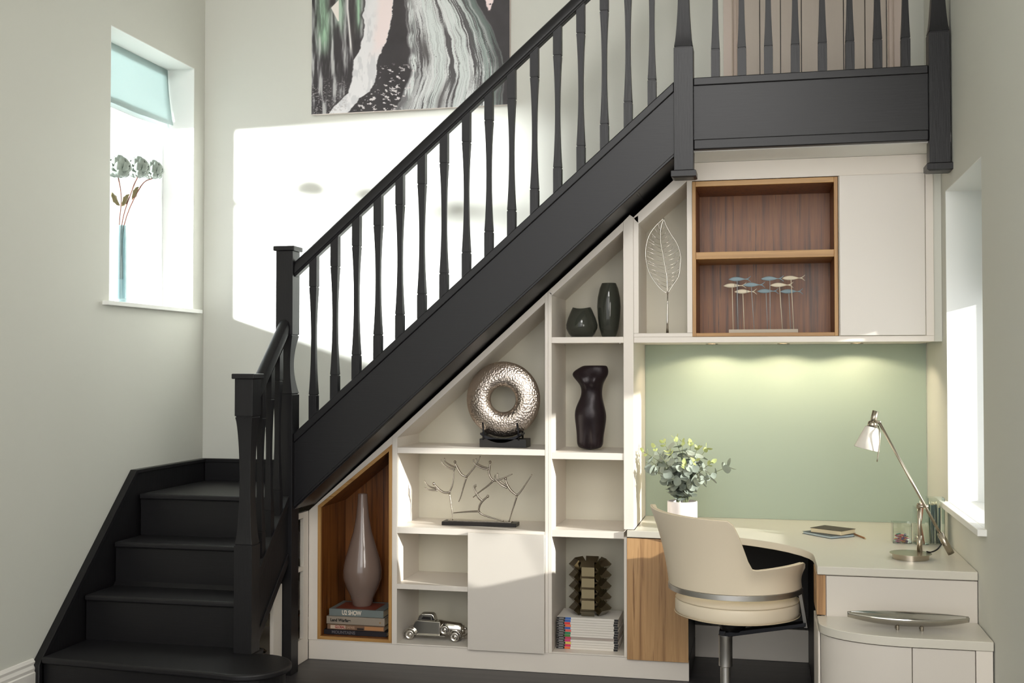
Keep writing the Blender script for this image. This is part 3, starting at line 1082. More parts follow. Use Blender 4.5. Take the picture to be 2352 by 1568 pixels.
def over(mask, col):
    global img
    img = img * (1 - mask[..., None]) + np.asarray(col) * mask[..., None]


# left veil: green above, streaky grey below
stk = fbm(A_ * 46, bq * 3.5, 31)
left = (1 - ss(A_, Ll - 0.015, Ll + 0.005))
fine = fbm(A_ * 95, bq * 5, 33)
over(left * ss(0.55 * stk + 0.45 * fine, 0.44, 0.60) * 0.75, C3(150, 148, 150))
G1 = np.exp(-((A_ - 0.062) / 0.034) ** 2) * ss(bq, 0.44, 0.70) + np.exp(-((A_ - 0.148) / 0.020) ** 2) * ss(bq, 0.60, 0.84) + np.exp(-((A_ - 0.243) / 0.016) ** 2) * ss(bq, 0.62, 0.86)
over(left * np.clip(G1, 0, 1) * (0.55 + 0.45 * ss(fine, 0.35, 0.6)), C3(166, 204, 172))
over(left * ss(0.5 * stk + 0.5 * fine, 0.55, 0.66) * 0.75 * (1 - 0.5 * ss(bq, 0.6, 0.9)), C3(212, 212, 210))
over(left * np.exp(-((A_ - (0.135 + 0.03 * (0.8 - bq))) / 0.011) ** 2) * ss(bq, 0.18, 0.3) * (1 - ss(bq, 0.72, 0.82)) * 0.95, C3(64, 60, 62))
over(left * np.exp(-((A_ - 0.215) / 0.014) ** 2) * ss(bq, 0.50, 0.62) * ss(fine, 0.36, 0.5), C3(70, 66, 66))
over(left * np.exp(-((A_ - 0.106) / 0.022) ** 2) * ss(bq + 3 * np.abs(A_ - 0.106), 0.93, 0.97), C3(66, 60, 60))
tri = left * ss(A_, 0.098 + 0.30 * np.clip(0.92 - bq, 0, 1), 0.102 + 0.30 * np.clip(0.92 - bq, 0, 1)) * (1 - ss(A_, 0.140, 0.143)) * ss(bq, 0.795, 0.80) * (1 - ss(bq - (A_ - 0.1) * 1.6, 0.915, 0.925))
over(tri, C3(244, 236, 228))
over(left * np.exp(-((A_ - (0.186 + 0.055 * np.clip(0.9 - bq, 0, 1))) / 0.0055) ** 2) * ss(bq, 0.45, 0.6), C3(246, 242, 240))
# white and blush flow
flow = ss(A_, Ll, Ll + 0.006) * (1 - ss(A_, Rr - 0.003, Rr + 0.003))
tone = fbm(A_ * 8, bq * 4, 41)
over(flow, C3(238, 236, 237))
over(flow * ss(tone, 0.45, 0.7) * 0.6, C3(212, 216, 219))
over(flow * ss(fbm(A_ * 40, bq * 9, 43), 0.52, 0.62) * (1 - ss(bq, 0.75, 0.9)) * 0.25, C3(170, 172, 176))
over(flow * ss(A_ - Ll, 0.04, 0.09) * ss(bq, 0.42, 0.6), C3(248, 232, 230))
# flowing strands
strand = ss(q, 0.0, 0.04) * (1 - ss(q, 0.97, 1.0))
bend = 0.5 * (1 - bq) ** 2
wob = 0.05 * (fbm(q * 3, bq * 2, 47) - 0.5)
s1 = fbm((q + wob) * 22, bq * 1.5 + bend, 51, 5)
s2 = fbm((q + wob) * 75, bq * 2.6, 61, 4)
s3 = fbm((q + wob) * 150, bq * 5.0, 63, 3)
w = 0.40 * s1 + 0.33 * s2 + 0.27 * s3
lowf = fbm(q * 6, bq * 2.2, 67, 3)
over(strand, C3(228, 230, 229))
over(strand * ss(s3 * 0.6 + w * 0.4, 0.46, 0.56) * 0.55, C3(150, 150, 150))
over(strand * ss(w + 0.30 * (lowf - 0.5), 0.505, 0.575) * 0.85, C3(74, 70, 72))
over(strand * ss(0.46 - s1, 0.0, 0.10) * 0.30, C3(204, 220, 213))
over(strand * ss(q, 0.66, 0.95) * (1 - ss(s2, 0.46, 0.6)) * 0.7, C3(96, 120, 110))
over(strand * ss(q, 0.84, 0.98) * (0.4 + 0.5 * ss(s2, 0.4, 0.6)), C3(66, 66, 66))
over(strand * (1 - ss(q, 0.0, 0.20)) * ss(fbm(A_ * 60, bq * 5, 71), 0.38, 0.55) * 0.85, C3(84, 80, 82))
over(strand * np.exp(-((q - 0.19) / 0.04) ** 2 - ((bq - 0.50) / 0.13) ** 2), C3(98, 94, 94))
over(strand * np.exp(-((A_ - 0.66) / 0.025) ** 2 - ((bq - 0.05 - (A_ - 0.66) * 2.5) / 0.09) ** 2) * 0.8, C3(110, 106, 106))
# blush patch with splashes top right
px_ = np.abs(A_ - (0.905 - 0.02 * (1 - bq))) - 0.045 * np.clip((bq - 0.78) / 0.22, 0, 1.5)
over((1 - ss(px_ + jf, -0.003, 0.003)) * ss(bq, 0.79, 0.80), C3(246, 226, 224))
over((1 - ss(px_ + jf, -0.003, 0.003)) * ss(bq, 0.79, 0.80) * ss(fbm(A_ * 50, bq * 34, 81), 0.60, 0.64), C3(52, 48, 50))
# splashes low in the dark mass
mass = ss(A_, Rr + 0.01, Rr + 0.03) * (1 - ss(A_, Mm + 0.02, Mm + 0.06)) * (1 - ss(bq, 0.34, 0.42))
over(mass * ss(fbm(A_ * 60 + bq * 22, bq * 60, 91), 0.655, 0.675), C3(226, 220, 220))
over((1 - ss(A_, 0.17, 0.2)) * (1 - ss(bq, 0.2, 0.36)) * ss(fbm(A_ * 130, bq * 110, 95), 0.63, 0.68) * 0.7, C3(190, 184, 184))
spk = ss(vnoise(A_ * 80, bq * 62, 97), 0.955, 0.975) * strand * (1 - ss(bq, 0.4, 0.5))
over(spk, C3(56, 52, 54))
over(1 - ss(A_ - 0.02 * (0.13 - bq) / 0.13, 0.0, 0.012) * 1.0 * (bq < 0.14) - (bq >= 0.14), C3(222, 214, 210)) if False else None
img = np.clip(img, 0, 1)
linimg = np.where(img <= 0.04045, img / 12.92, ((img + 0.055) / 1.055) ** 2.4)
me = bpy.data.meshes.new('paint_layer')
ox, oy, oz = org(pt)
vx = np.stack([PX0 + A_ * (PX1 - PX0) - ox, np.full(A_.shape, BW - 0.0365) - oy, PZ0 + Bv * (PZ1 - PZ0) - oz], -1).reshape(-1, 3)
idx = np.arange(NX * NZ).reshape(NZ, NX)
fc = np.stack([idx[:-1, :-1], idx[:-1, 1:], idx[1:, 1:], idx[1:, :-1]], -1).reshape(-1, 4)
me.vertices.add(len(vx))
me.vertices.foreach_set('co', vx.ravel())
me.loops.add(fc.size)
me.loops.foreach_set('vertex_index', fc.ravel())
me.polygons.add(len(fc))
me.polygons.foreach_set('loop_start', np.arange(0, fc.size, 4))
me.update(calc_edges=True)
ca = me.color_attributes.new('print', 'FLOAT_COLOR', 'POINT')
ca.data.foreach_set('color', np.concatenate([linimg.reshape(-1, 3), np.ones((NX * NZ, 1))], 1).ravel())
pm = bpy.data.materials.new('painted_canvas')
pm.use_nodes = True
_n = pm.node_tree
_a = _n.nodes.new('ShaderNodeVertexColor')
_a.layer_name = 'print'
_n.links.new(_a.outputs[0], _n.nodes['Principled BSDF'].inputs['Base Color'])
_n.nodes['Principled BSDF'].inputs['Roughness'].default_value = 0.6
link('paint_layer', me, pm, pt)

# ------------------------------------------------------------------ left window: blind, vase of artichoke flowers
t = thing('roman_blind', 'grey green fabric roman blind drawn up at the tall window', 'blind', (-1.08, 0, 3.374))
for nm, z1_, drop, bow, off in (('blind_cloth', 3.372, 0.335, 0.035, 0.0), ('blind_fold', 3.06, 0.045, 0.010, 0.006)):
    bm = bmesh.new()
    rows = []
    n = 10
    for thick in (0, 1):
        for k in range(n + 1):
            f_ = k / n
            row = []
            for j in range(13):
                y = -0.448 + 0.874 * j / 12
                x = -1.105 + off + bow * f_ ** 1.8 + (0.006 if thick else 0) + 0.003 * math.sin(j * 1.7) * f_
                row.append(bm.verts.new((x, y, z1_ - drop * f_ - 0.012 * f_ * math.sin(PI * j / 12))))
            rows.append(row)
    for g in (rows[:n + 1], rows[n + 1:]):
        for a, b in zip(g[:-1], g[1:]):
            for j in range(12):
                bm.faces.new((a[j], a[j + 1], b[j + 1], b[j]))
    a, b = rows[:n + 1], rows[n + 1:]
    for j in range(12):
        bm.faces.new((a[-1][j], a[-1][j + 1], b[-1][j + 1], b[-1][j]))
        bm.faces.new((a[0][j], a[0][j + 1], b[0][j + 1], b[0][j]))
    for k in range(n):
        bm.faces.new((a[k][0], a[k + 1][0], b[k + 1][0], b[k][0]))
        bm.faces.new((a[k][-1], a[k + 1][-1], b[k + 1][-1], b[k][-1]))
    build(nm, bm, M['blind'] if nm == 'blind_cloth' else flat('blind_lining', (226, 232, 232), 0.8), t, smooth=True)

t = thing('roman_blind', 'second fabric blind, added unseen over the desk window to block direct sun', 'blind', (RW + 0.24, -0.566, 2.40))
bm = bmesh.new()  # blind added out of view, keeps direct sun off the wall cabinet door
box(bm, RW + 0.235, RW + 0.243, WR[0] + 0.008, WR[1] - 0.008, 1.90, 2.404)
for k in range(4):
    box(bm, RW + 0.222, RW + 0.2345, WR[0] + 0.008, WR[1] - 0.008, 1.90 + 0.028 * k, 1.918 + 0.028 * k)
build('blind_cloth', bm, M['blind'], t, bevel=0.003)

v = thing('vase', 'slim tall pale blue glass vase on the left window sill', 'vase', (-1.02, -0.20, 1.9235))
L('vase_body', [(0, 0), (0.031, 0), (0.033, 0.01), (0.030, 0.35), (0.026, 0.43), (0.023, 0.43), (0.026, 0.35), (0.028, 0.03), (0, 0.025)], -1.02, -0.20, M['blue_glass'], v, seg=28, z0=1.9235)
rnd = random.Random(5)


def petal_mesh():
    bm = bmesh.new()
    rows = []
    for i in range(5):
        f_ = i / 4
        wv = 0.018 * math.sin(PI * min(0.95, 0.18 + 0.72 * f_)) * (1 - 0.3 * f_)
        row = []
        for j in (-1, -0.5, 0, 0.5, 1):
            row.append(bm.verts.new((wv * j, -0.004 * (1 - j * j) * 1.2 - 0.012 * math.sin(PI * f_) + 0.010 * f_, 0.042 * f_)))
        rows.append(row)
    for a, b in zip(rows[:-1], rows[1:]):
        for j in range(4):
            bm.faces.new((a[j], a[j + 1], b[j + 1], b[j]))
    me_ = bpy.data.meshes.new('petal')
    bm.to_mesh(me_)
    bm.free()
    me_.materials.append(M['petal'])
    for p in me_.polygons:
        p.use_smooth = True
    return me_


PET = petal_mesh()
for i, (y, z, rr, mid, base) in enumerate(((-0.230, 2.668, 0.066, (-0.20, 2.50), (-0.205, 2.352)), (-0.035, 2.698, 0.065, (-0.10, 2.55), (-0.195, 2.352)), (0.125, 2.712, 0.060, (0.0, 2.60), (-0.185, 2.352)))):
    fl = thing('artichoke_flower', ['artichoke flower nearest the window edge, on a straight stem', 'middle artichoke flower of the three in the blue vase', 'artichoke flower furthest into the window, on a bent stem'][i], 'flower', (-1.02, y, z), 'artichoke flowers in the blue vase')
    # stem starts inside the mouth of the vase
    bx = -1.02 + (i - 1) * 0.008
    T('stem', smooth_pts([(bx, -0.20 + (i - 1) * 0.006, 2.06), (bx, base[0], base[1]), (-1.02, mid[0], mid[1]), (-1.02, y, z - rr * 0.8)], 5), 0.0035, M['twig'], fl, 6)
    L('bud', [(0, -rr * 0.9), (rr * 0.45, -rr * 0.7), (rr * 0.72, -rr * 0.2), (rr * 0.62, rr * 0.4), (rr * 0.3, rr * 0.75), (0, rr * 0.85)], -1.02, y, M['petal'], fl, seg=16, z0=z)
    for ring in range(5):
        zr = z - rr * (0.75 - 0.34 * ring)
        rad_ = rr * (0.62, 0.86, 0.90, 0.78, 0.5)[ring]
        npet = (7, 9, 9, 8, 6)[ring]
        for k in range(npet):
            a = 2 * PI * (k + 0.5 * (ring % 2)) / npet
            p = bpy.data.objects.new('petal', PET)
            COL.objects.link(p)
            p.parent = fl
            tilt = (0.75, 0.42, 0.10, -0.30, -0.65)[ring]
            p.rotation_euler = (Matrix.Rotation(a + PI / 2, 4, 'Z') @ Matrix.Rotation(tilt, 4, 'X')).to_euler()
            p.location = (rad_ * math.cos(a) * 0.82, rad_ * math.sin(a) * 0.82, zr - z)
            s_ = rr / 0.06 * (1.0, 1.15, 1.1, 1.0, 0.85)[ring]
            p.scale = (s_, s_, s_)
    if i < 2:
        for q_, (dy, dz, an) in enumerate((((-0.05, -0.20, 0.9), (0.05, -0.16, -0.7)) if i == 0 else ((0.06, -0.18, -0.6),))):
            bm = bmesh.new()
            prev = None
            ca_, sa_ = math.cos(an), math.sin(an)
            for k in range(7):
                f_ = k / 6
                wd = 0.017 * math.sin(PI * f_) * (1 + 0.35 * (k % 2)) + 0.0008
                yy = mid[0] + dy * 0.3 - f_ * 0.10 * sa_
                zz = mid[1] - 0.04 + f_ * 0.10 * ca_
                row = [bm.verts.new((-1.02 - 0.006, yy - wd * ca_, zz - wd * sa_)), bm.verts.new((-1.02 + 0.004, yy, zz)), bm.verts.new((-1.02 - 0.004, yy + wd * ca_, zz + wd * sa_))]
                if prev:
                    for j in (0, 1):
                        bm.faces.new((prev[j], prev[j + 1], row[j + 1], row[j]))
                prev = row
            o = build('leaf', bm, M['dryleaf'], fl)
            o.modifiers.new('solid', 'SOLIDIFY').thickness = 0.0015

# ------------------------------------------------------------------ objects in the oak niche
bx0 = [(0.073, 0.431, 0.1285, 0.0265, (30, 28, 34), 'MOUNTAINS', 0.022, (96, 92, 96), 0.118, 'book_black', 'dark book with grey lettering, at the bottom of the stack under the vase', 1.05),
       (0.091, 0.417, 0.1560, 0.0270, (120, 92, 72), 'GLOBAL SAFARI', 0.020, (150, 50, 44), 0.136, 'book_brown', 'brown photo book with a red title patch, second from the bottom of the stack', 0.95),
       (0.085, 0.417, 0.1840, 0.0420, (150, 138, 124), 'Land Warfare', 0.022, (24, 20, 20), 0.107, 'book_beige', 'thick beige book with black lettering, third from the bottom of the stack', 0.95),
       (0.098, 0.409, 0.2270, 0.0380, (112, 120, 118), 'U2 SHOW', 0.034, (226, 214, 196), 0.172, 'book_grey', 'grey book with tall pale lettering, on top of the stack under the vase', 0.72)]
for i, (xa, xb, z, h, c, s, ts, tcol, tx, mn, lab, sx) in enumerate(bx0):
    t = thing('book', lab, 'book', ((xa + xb) / 2, 0.15, z), 'books under the tall vase')
    y0_, y1_ = 0.045 + 0.004 * i, 0.275
    B('cover', xa, xb, y0_, y1_, z + h - 0.003, z + h - 0.0002, flat(mn, c), t, bevel=0.0008)
    B('cover', xa, xb, y0_, y1_, z + 0.0002, z + 0.003, M[mn], t, bevel=0.0008)
    B('spine', xa, xb, y0_ - 0.002, y0_ + 0.001, z + 0.0004, z + h - 0.0004, M[mn], t, bevel=0.001)
    B('pages', xa + 0.003, xb - 0.003, y0_ + 0.0012, y1_ - 0.003, z + 0.0032, z + h - 0.0032, M['paper'], t, bevel=0)
    yy = y0_ - 0.0026
    if i == 1:
        B('title_patch', 0.110, 0.196, yy, y0_ - 0.002, z + 0.004, z + h - 0.004, flat('patch_cream', (196, 176, 156)), t, bevel=0)
        B('spine_picture', 0.262, 0.300, yy, y0_ - 0.002, z + 0.003, z + 0.013, flat('spine_dark', (30, 24, 20)), t, bevel=0)
        B('spine_picture', 0.305, 0.412, yy, y0_ - 0.002, z + 0.004, z + h - 0.004, flat('spine_tan', (178, 128, 84)), t, bevel=0)
        text('lettering', 'GLOBAL', ts, (tx, yy - 0.0005, z + h / 2), FACE @ Matrix.Identity(4), flat('red_ink', tcol), t, sx * 0.8, 0.0006)
        text('lettering', 'SAFARI', ts, (tx + 0.066, yy - 0.0005, z + h / 2), FACE, flat('pale_ink', (180, 150, 124)), t, sx * 0.8, 0.0004)
    else:
        text('lettering', s, ts, (tx, yy, z + h / 2), FACE, flat('ink_%d' % i, tcol), t, sx, 0.0008)
    if i == 3:
        B('cover_print', xa + 0.03, xb - 0.05, 0.07, 0.24, z + h, z + h + 0.0006, flat('cover_rust', (120, 58, 42)), t, bevel=0)
    if i == 2:
        L('publisher_mark', [(0, 0), (0.004, 0), (0.004, 0.0006), (0, 0.0006)], 0, 0, flat('gold_ink', (160, 120, 60)), t, seg=12) if False else B('publisher_mark', 0.388, 0.395, yy, y0_ - 0.002, z + 0.014, z + 0.021, flat('gold_ink', (150, 110, 56)), t, bevel=0)

v = thing('vase', 'tall teardrop vase with a long thin neck standing on the stack of books', 'vase', (0.246, 0.17, 0.2662))
hs = [(0.050, 0.0), (0.056, 0.008), (0.064, 0.045), (0.092, 0.100), (0.108, 0.150), (0.1095, 0.200), (0.098, 0.255), (0.078, 0.320), (0.052, 0.405), (0.036, 0.490), (0.0285, 0.570), (0.0265, 0.612), (0.0225, 0.612), (0.024, 0.56), (0.0, 0.50)]
L('vase_body', [(0, 0)] + [(a * 0.98, b) for a, b in [(x, y) for x, y in hs]], 0.246, 0.172, M['vase_mauve'], v, seg=48, z0=0.2662)

# ------------------------------------------------------------------ wide shelves: ring sculpture, dancers, car
t = thing('ring_sculpture', 'hammered silver ring sculpture on a black stand, top shelf under the slope', 'sculpture', (1.05, 0.17, 1.1505))
B('base', 0.930, 1.185, 0.10, 0.215, 1.1505, 1.196, M['ebony'], t)
rc = Vector((1.045, 0.165, 1.405))
bm = bmesh.new()
seg, ns = 72, 26
sec = []
ri, ro = 0.069, 0.203
for k in range(ns):
    a = 2 * PI * k / ns
    w = (ri + ro) / 2 + (ro - ri) / 2 * math.cos(a)
    thick = 0.042 * (1 - 0.45 * ((w - ri) / (ro - ri)))
    sec.append((w, thick * math.sin(a)))
rows = []
for k in range(seg):
    a = 2 * PI * k / seg
    rows.append([bm.verts.new((rc.x + w * math.cos(a), rc.y + d_, rc.z + w * math.sin(a))) for w, d_ in sec])
for k in range(seg):
    A1, C1 = rows[k], rows[(k + 1) % seg]
    for j in range(ns):
        bm.faces.new((A1[j], A1[(j + 1) % ns], C1[(j + 1) % ns], C1[j]))
build('ring', bm, M['hammer'], t, smooth=True)
bm = bmesh.new()
arc = [(rc.x + 0.209 * math.cos(rad(a)), rc.z + 0.209 * math.sin(rad(a))) for a in range(238, 303, 4)]
arc2 = [(rc.x + 0.212 * math.cos(rad(a)), rc.z - 0.006 + 0.212 * math.sin(rad(a)) - 0.012 * math.sin(PI * (a - 238) / 64)) for a in range(302, 237, -4)]
prism(bm, [(a, b) for a, b in arc + arc2], 0.10, 0.20, 'XZ')
build('cradle', bm, M['darkmetal'], t)
for x, s_ in ((0.955, -1), (1.140, 1)):
    for yy in (0.098, 0.205):
        T('upright', [(x + 0.002 * s_, yy, 1.195), (x + 0.004 * s_, yy, 1.235), (x + 0.010 * s_ * 0 - 0.006 * (-s_) * 0, yy, 1.285)] if False else [(x + 0.004 * s_, yy, 1.190), (x + 0.003 * s_, yy, 1.235), (x - 0.006 if s_ < 0 else x - 0.004, yy, 1.283)], 0.0048, M['darkmetal'], t, 8)

t = thing('dancers_sculpture', 'cast silver sculpture of five leaping stick figures on a black base, middle shelf', 'sculpture', (0.92, 0.16, 0.7275))
B('base', 0.716, 1.126, 0.115, 0.205, 0.7275, 0.747, M['ebony'], t)
B('mount_strip', 0.745, 1.095, 0.135, 0.185, 0.7472, 0.752, M['cast'], t, bevel=0.001)
DN = dict(
    a=[[(0.604, 0.96), (0.614, 0.943), (0.637, 0.926), (0.678, 0.917)], [(0.608, 0.922), (0.637, 0.91), (0.679, 0.909)], [(0.661, 0.942), (0.68, 0.922), (0.696, 0.908), (0.72, 0.897), (0.744, 0.899), (0.752, 0.906)], [(0.744, 0.896), (0.761, 0.933), (0.769, 0.976), (0.771, 1.015)], [(0.747, 0.893), (0.756, 0.837), (0.763, 0.791), (0.766, 0.752)]],
    b=[[(0.718, 1.085), (0.72, 1.067), (0.747, 1.048), (0.781, 1.034)], [(0.702, 1.075), (0.708, 1.057), (0.737, 1.034), (0.778, 1.022)], [(0.778, 1.058), (0.79, 1.035), (0.805, 1.009), (0.822, 0.992), (0.843, 0.987)], [(0.843, 0.985), (0.867, 1.014), (0.894, 1.049), (0.919, 1.099)], [(0.843, 0.984), (0.826, 0.931), (0.812, 0.881), (0.799, 0.85)]],
    c=[[(0.894, 1.085), (0.899, 1.06), (0.928, 1.043), (0.968, 1.032)], [(0.882, 1.081), (0.887, 1.057), (0.924, 1.036), (0.965, 1.026)], [(0.974, 1.062), (0.97, 1.032), (0.968, 1.006), (0.979, 0.98), (0.999, 0.966)], [(0.999, 0.966), (1.029, 0.975), (1.063, 0.99), (1.096, 1.005)], [(0.992, 0.967), (0.962, 0.94), (0.918, 0.907), (0.88, 0.876)]],
    d=[[(1.014, 1.009), (1.016, 0.981), (1.042, 0.955), (1.069, 0.94)], [(1.002, 1.003), (1.004, 0.977), (1.036, 0.945), (1.069, 0.931)], [(1.059, 0.977), (1.066, 0.953), (1.083, 0.924), (1.103, 0.905), (1.123, 0.892)], [(1.123, 0.892), (1.143, 0.915), (1.17, 0.955), (1.203, 1.006)], [(1.121, 0.889), (1.108, 0.846), (1.093, 0.8), (1.079, 0.752)]],
    e=[[(0.896, 0.945), (0.882, 0.932), (0.891, 0.903), (0.908, 0.874), (0.931, 0.856)], [(0.900, 0.938), (0.890, 0.926), (0.900, 0.898), (0.916, 0.872), (0.934, 0.858)], [(0.958, 0.88), (0.935, 0.86), (0.918, 0.838), (0.911, 0.815), (0.914, 0.798)], [(0.914, 0.802), (0.867, 0.799), (0.806, 0.793), (0.768, 0.788)], [(0.914, 0.798), (0.935, 0.783), (0.995, 0.766), (1.049, 0.7535)]])
HD = dict(a=(0.658, 0.944), b=(0.778, 1.064), c=(0.974, 1.067), d=(1.059, 0.979), e=(0.961, 0.883))
for key, lines in DN.items():
    bm = bmesh.new()
    for j, ln in enumerate(lines):
        yo = (0.006, -0.006, 0, 0.004, -0.003)[j]
        if j < 2:
            path = [(x, 0.16 + yo * (1 - i_ / (len(ln) - 1)), z) for i_, (x, z) in enumerate(ln)]
        elif j == 2:
            path = [(x, 0.16, z) for x, z in ln]
        else:
            path = [(x, 0.16 + yo * (i_ / (len(ln) - 1)), z) for i_, (x, z) in enumerate(ln)]
        path = smooth_pts(path, 4)
        n = len(path)
        if j < 2:
            rs = [0.0028 + 0.0026 * (i_ / (n - 1)) for i_ in range(n)]
        elif j == 2:
            rs = [0.0044 + 0.0020 * math.sin(PI * i_ / (n - 1)) for i_ in range(n)]
        else:
            rs = [0.0056 - 0.0030 * (i_ / (n - 1)) for i_ in range(n)]
        tube(bm, path, rs, 8)
    hx, hzz = HD[key]
    bmesh.ops.create_uvsphere(bm, u_segments=14, v_segments=10, radius=0.0075, matrix=Matrix.Translation((hx, 0.16, hzz)) @ Matrix.Diagonal((1, 1, 1.15, 1)))
    build('dancer', bm, M['cast'], t, smooth=True)

# vintage car model
t = thing('model_car', 'chrome vintage coupe model car on the bottom shelf beside the plain door', 'ornament', (0.68, 0.13, BT))
Y0c, Y1c = 0.085, 0.175
ym = 0.13
z_ = BT + 0.001


def wheel(bm, x, y, z, r, w, ax='Y'):
    m_ = Matrix.Translation((x, y, z)) @ (Matrix.Rotation(PI / 2, 4, 'X') if ax == 'Y' else Matrix.Rotation(PI / 2, 4, 'Y'))
    lathe(bm, [(0, -w / 2 - 0.002), (r * 0.22, -w / 2 - 0.002), (r * 0.26, -w / 2 + 0.002), (r * 0.62, -w / 2 + 0.003), (r * 0.72, -w / 2), (r * 0.95, -w / 2 + 0.001), (r, 0), (r * 0.95, w / 2 - 0.001), (r * 0.72, w / 2), (r * 0.62, w / 2 - 0.003), (r * 0.26, w / 2 - 0.002), (r * 0.22, w / 2 + 0.002), (0, w / 2 + 0.002)], 0, 0, 24, False, 0, m_)


for x in (0.546, 0.797):
    for y in (Y0c + 0.004, Y1c - 0.004):
        bm = bmesh.new()
        wheel(bm, x, y, z_ + 0.0255, 0.0255, 0.013)
        build('wheel', bm, M['chrome'], t, smooth=True)
bm = bmesh.new()
prism(bm, [(0.562, z_ + 0.030), (0.560, z_ + 0.075), (0.572, z_ + 0.095), (0.583, z_ + 0.103), (0.690, z_ + 0.100), (0.712, z_ + 0.099), (0.712, z_ + 0.026), (0.58, z_ + 0.026)], 0.100, 0.160, 'XZ')
build('body', bm, M['chrome'], t, bevel=0.005, seg=3)
bm = bmesh.new()
prism(bm, [(0.580, z_ + 0.098), (0.592, z_ + 0.126), (0.606, z_ + 0.139), (0.664, z_ + 0.139), (0.674, z_ + 0.132), (0.686, z_ + 0.100)], 0.104, 0.156, 'XZ')
build('cabin', bm, M['chrome'], t, bevel=0.006, seg=3)
bm = bmesh.new()
prism(bm, [(0.606, z_ + 0.108), (0.617, z_ + 0.124), (0.660, z_ + 0.122), (0.660, z_ + 0.106)], 0.1028, 0.1045, 'XZ')
build('side_window', bm, M['ebony'], t)
bm = bmesh.new()
prism(bm, [(0.666, z_ + 0.106), (0.666, z_ + 0.126), (0.672, z_ + 0.126), (0.681, z_ + 0.106)], 0.1028, 0.1045, 'XZ')
build('side_window', bm, M['ebony'], t)
bm = bmesh.new()
rows = []
for x, hh, ww in ((0.700, 0.104, 0.030), (0.76, 0.098, 0.026), (0.822, 0.092, 0.021), (0.832, 0.080, 0.018)):
    row = []
    for j in range(9):
        a = PI * j / 8
        row.append(bm.verts.new((x, ym + ww * math.cos(a), z_ + 0.03 + (hh - 0.03) * (math.sin(a) ** 0.55))))
    rows.append(row)
for a, b in zip(rows[:-1], rows[1:]):
    for j in range(8):
        bm.faces.new((a[j], a[j + 1], b[j + 1], b[j]))
    bm.faces.new((a[0], b[0], b[-1], a[-1]))
bm.faces.new(rows[0])
bm.faces.new(rows[-1])
build('bonnet', bm, M['chrome'], t, smooth=True)
B('grille', 0.832, 0.836, 0.114, 0.146, z_ + 0.034, z_ + 0.080, M['nickel'], t)
B('front_bumper', 0.842, 0.847, 0.082, 0.178, z_ + 0.024, z_ + 0.032, M['chrome'], t)
B('running_board', 0.585, 0.745, Y0c - 0.002, Y0c + 0.016, z_ + 0.024, z_ + 0.030, M['chrome'], t)
B('running_board', 0.585, 0.745, Y1c - 0.016, Y1c + 0.002, z_ + 0.024, z_ + 0.030, M['chrome'], t)
for xc, a0, a1 in ((0.546, 10, 185), (0.797, -5, 165)):
    for y in (Y0c - 0.003, Y1c - 0.013):
        bm = bmesh.new()
        outer = [(xc + 0.036 * math.cos(rad(a)), z_ + 0.028 + 0.034 * math.sin(rad(a))) for a in np.linspace(a0, a1, 14)]
        inner = [(xc + 0.031 * math.cos(rad(a)), z_ + 0.028 + 0.029 * math.sin(rad(a))) for a in np.linspace(a1, a0, 14)]
        prism(bm, outer + inner, y, y + 0.017, 'XZ')
        build('mudguard', bm, M['chrome'], t, bevel=0.002)
bm = bmesh.new()
wheel(bm, 0.738, 0.096, z_ + 0.058, 0.024, 0.012)
build('spare_wheel', bm, M['chrome'], t, smooth=True)
for y in (0.104, 0.156):
    bm = bmesh.new()
    bmesh.ops.create_uvsphere(bm, u_segments=12, v_segments=8, radius=0.009, matrix=Matrix.Translation((0.838, y, z_ + 0.058)))
    build('headlamp', bm, M['chrome'], t, smooth=True)

# ------------------------------------------------------------------ narrow column: vases, torso, magazines, tower
v = thing('vase', 'squat smoked glass vase with a dipped rim beside the tall smoked vase', 'vase', (1.471, 0.2, 1.7335))
bm = bmesh.new()
seg = 40
hs = [(0.0, 0.0), (0.052, 0.0), (0.070, 0.022), (0.083, 0.050), (0.084, 0.070), (0.074, 0.105), (0.055, 0.150), (0.0485, 0.163), (0.0455, 0.163), (0.052, 0.145), (0.070, 0.105), (0.078, 0.070), (0.066, 0.026), (0.0, 0.014)]
lathe(bm, hs, 1.468, 0.195, seg, False, 1.7335)
for vv in bm.verts:
    h = vv.co.z - 1.7335
    if h > 0.13:
        a = math.atan2(vv.co.y - 0.195, vv.co.x - 1.468)
        vv.co.z -= 0.008 * (0.5 - 0.5 * math.cos(2 * a)) * (h - 0.13) / 0.03
build('vase_body', bm, M['smoke'], v, smooth=True)
v = thing('vase', 'tall smoked glass vase with a bulging body on the top shelf of the column', 'vase', (1.604, 0.22, 1.7335))
L('vase_body', [(0, 0), (0.035, 0), (0.045, 0.03), (0.052, 0.055), (0.060, 0.11), (0.0635, 0.165), (0.060, 0.215), (0.050, 0.262), (0.038, 0.292), (0.035, 0.292), (0.047, 0.258), (0.056, 0.20), (0.059, 0.16), (0.048, 0.06), (0.0, 0.016)], 1.608, 0.235, M['smoke'], v, seg=48, z0=1.7335)

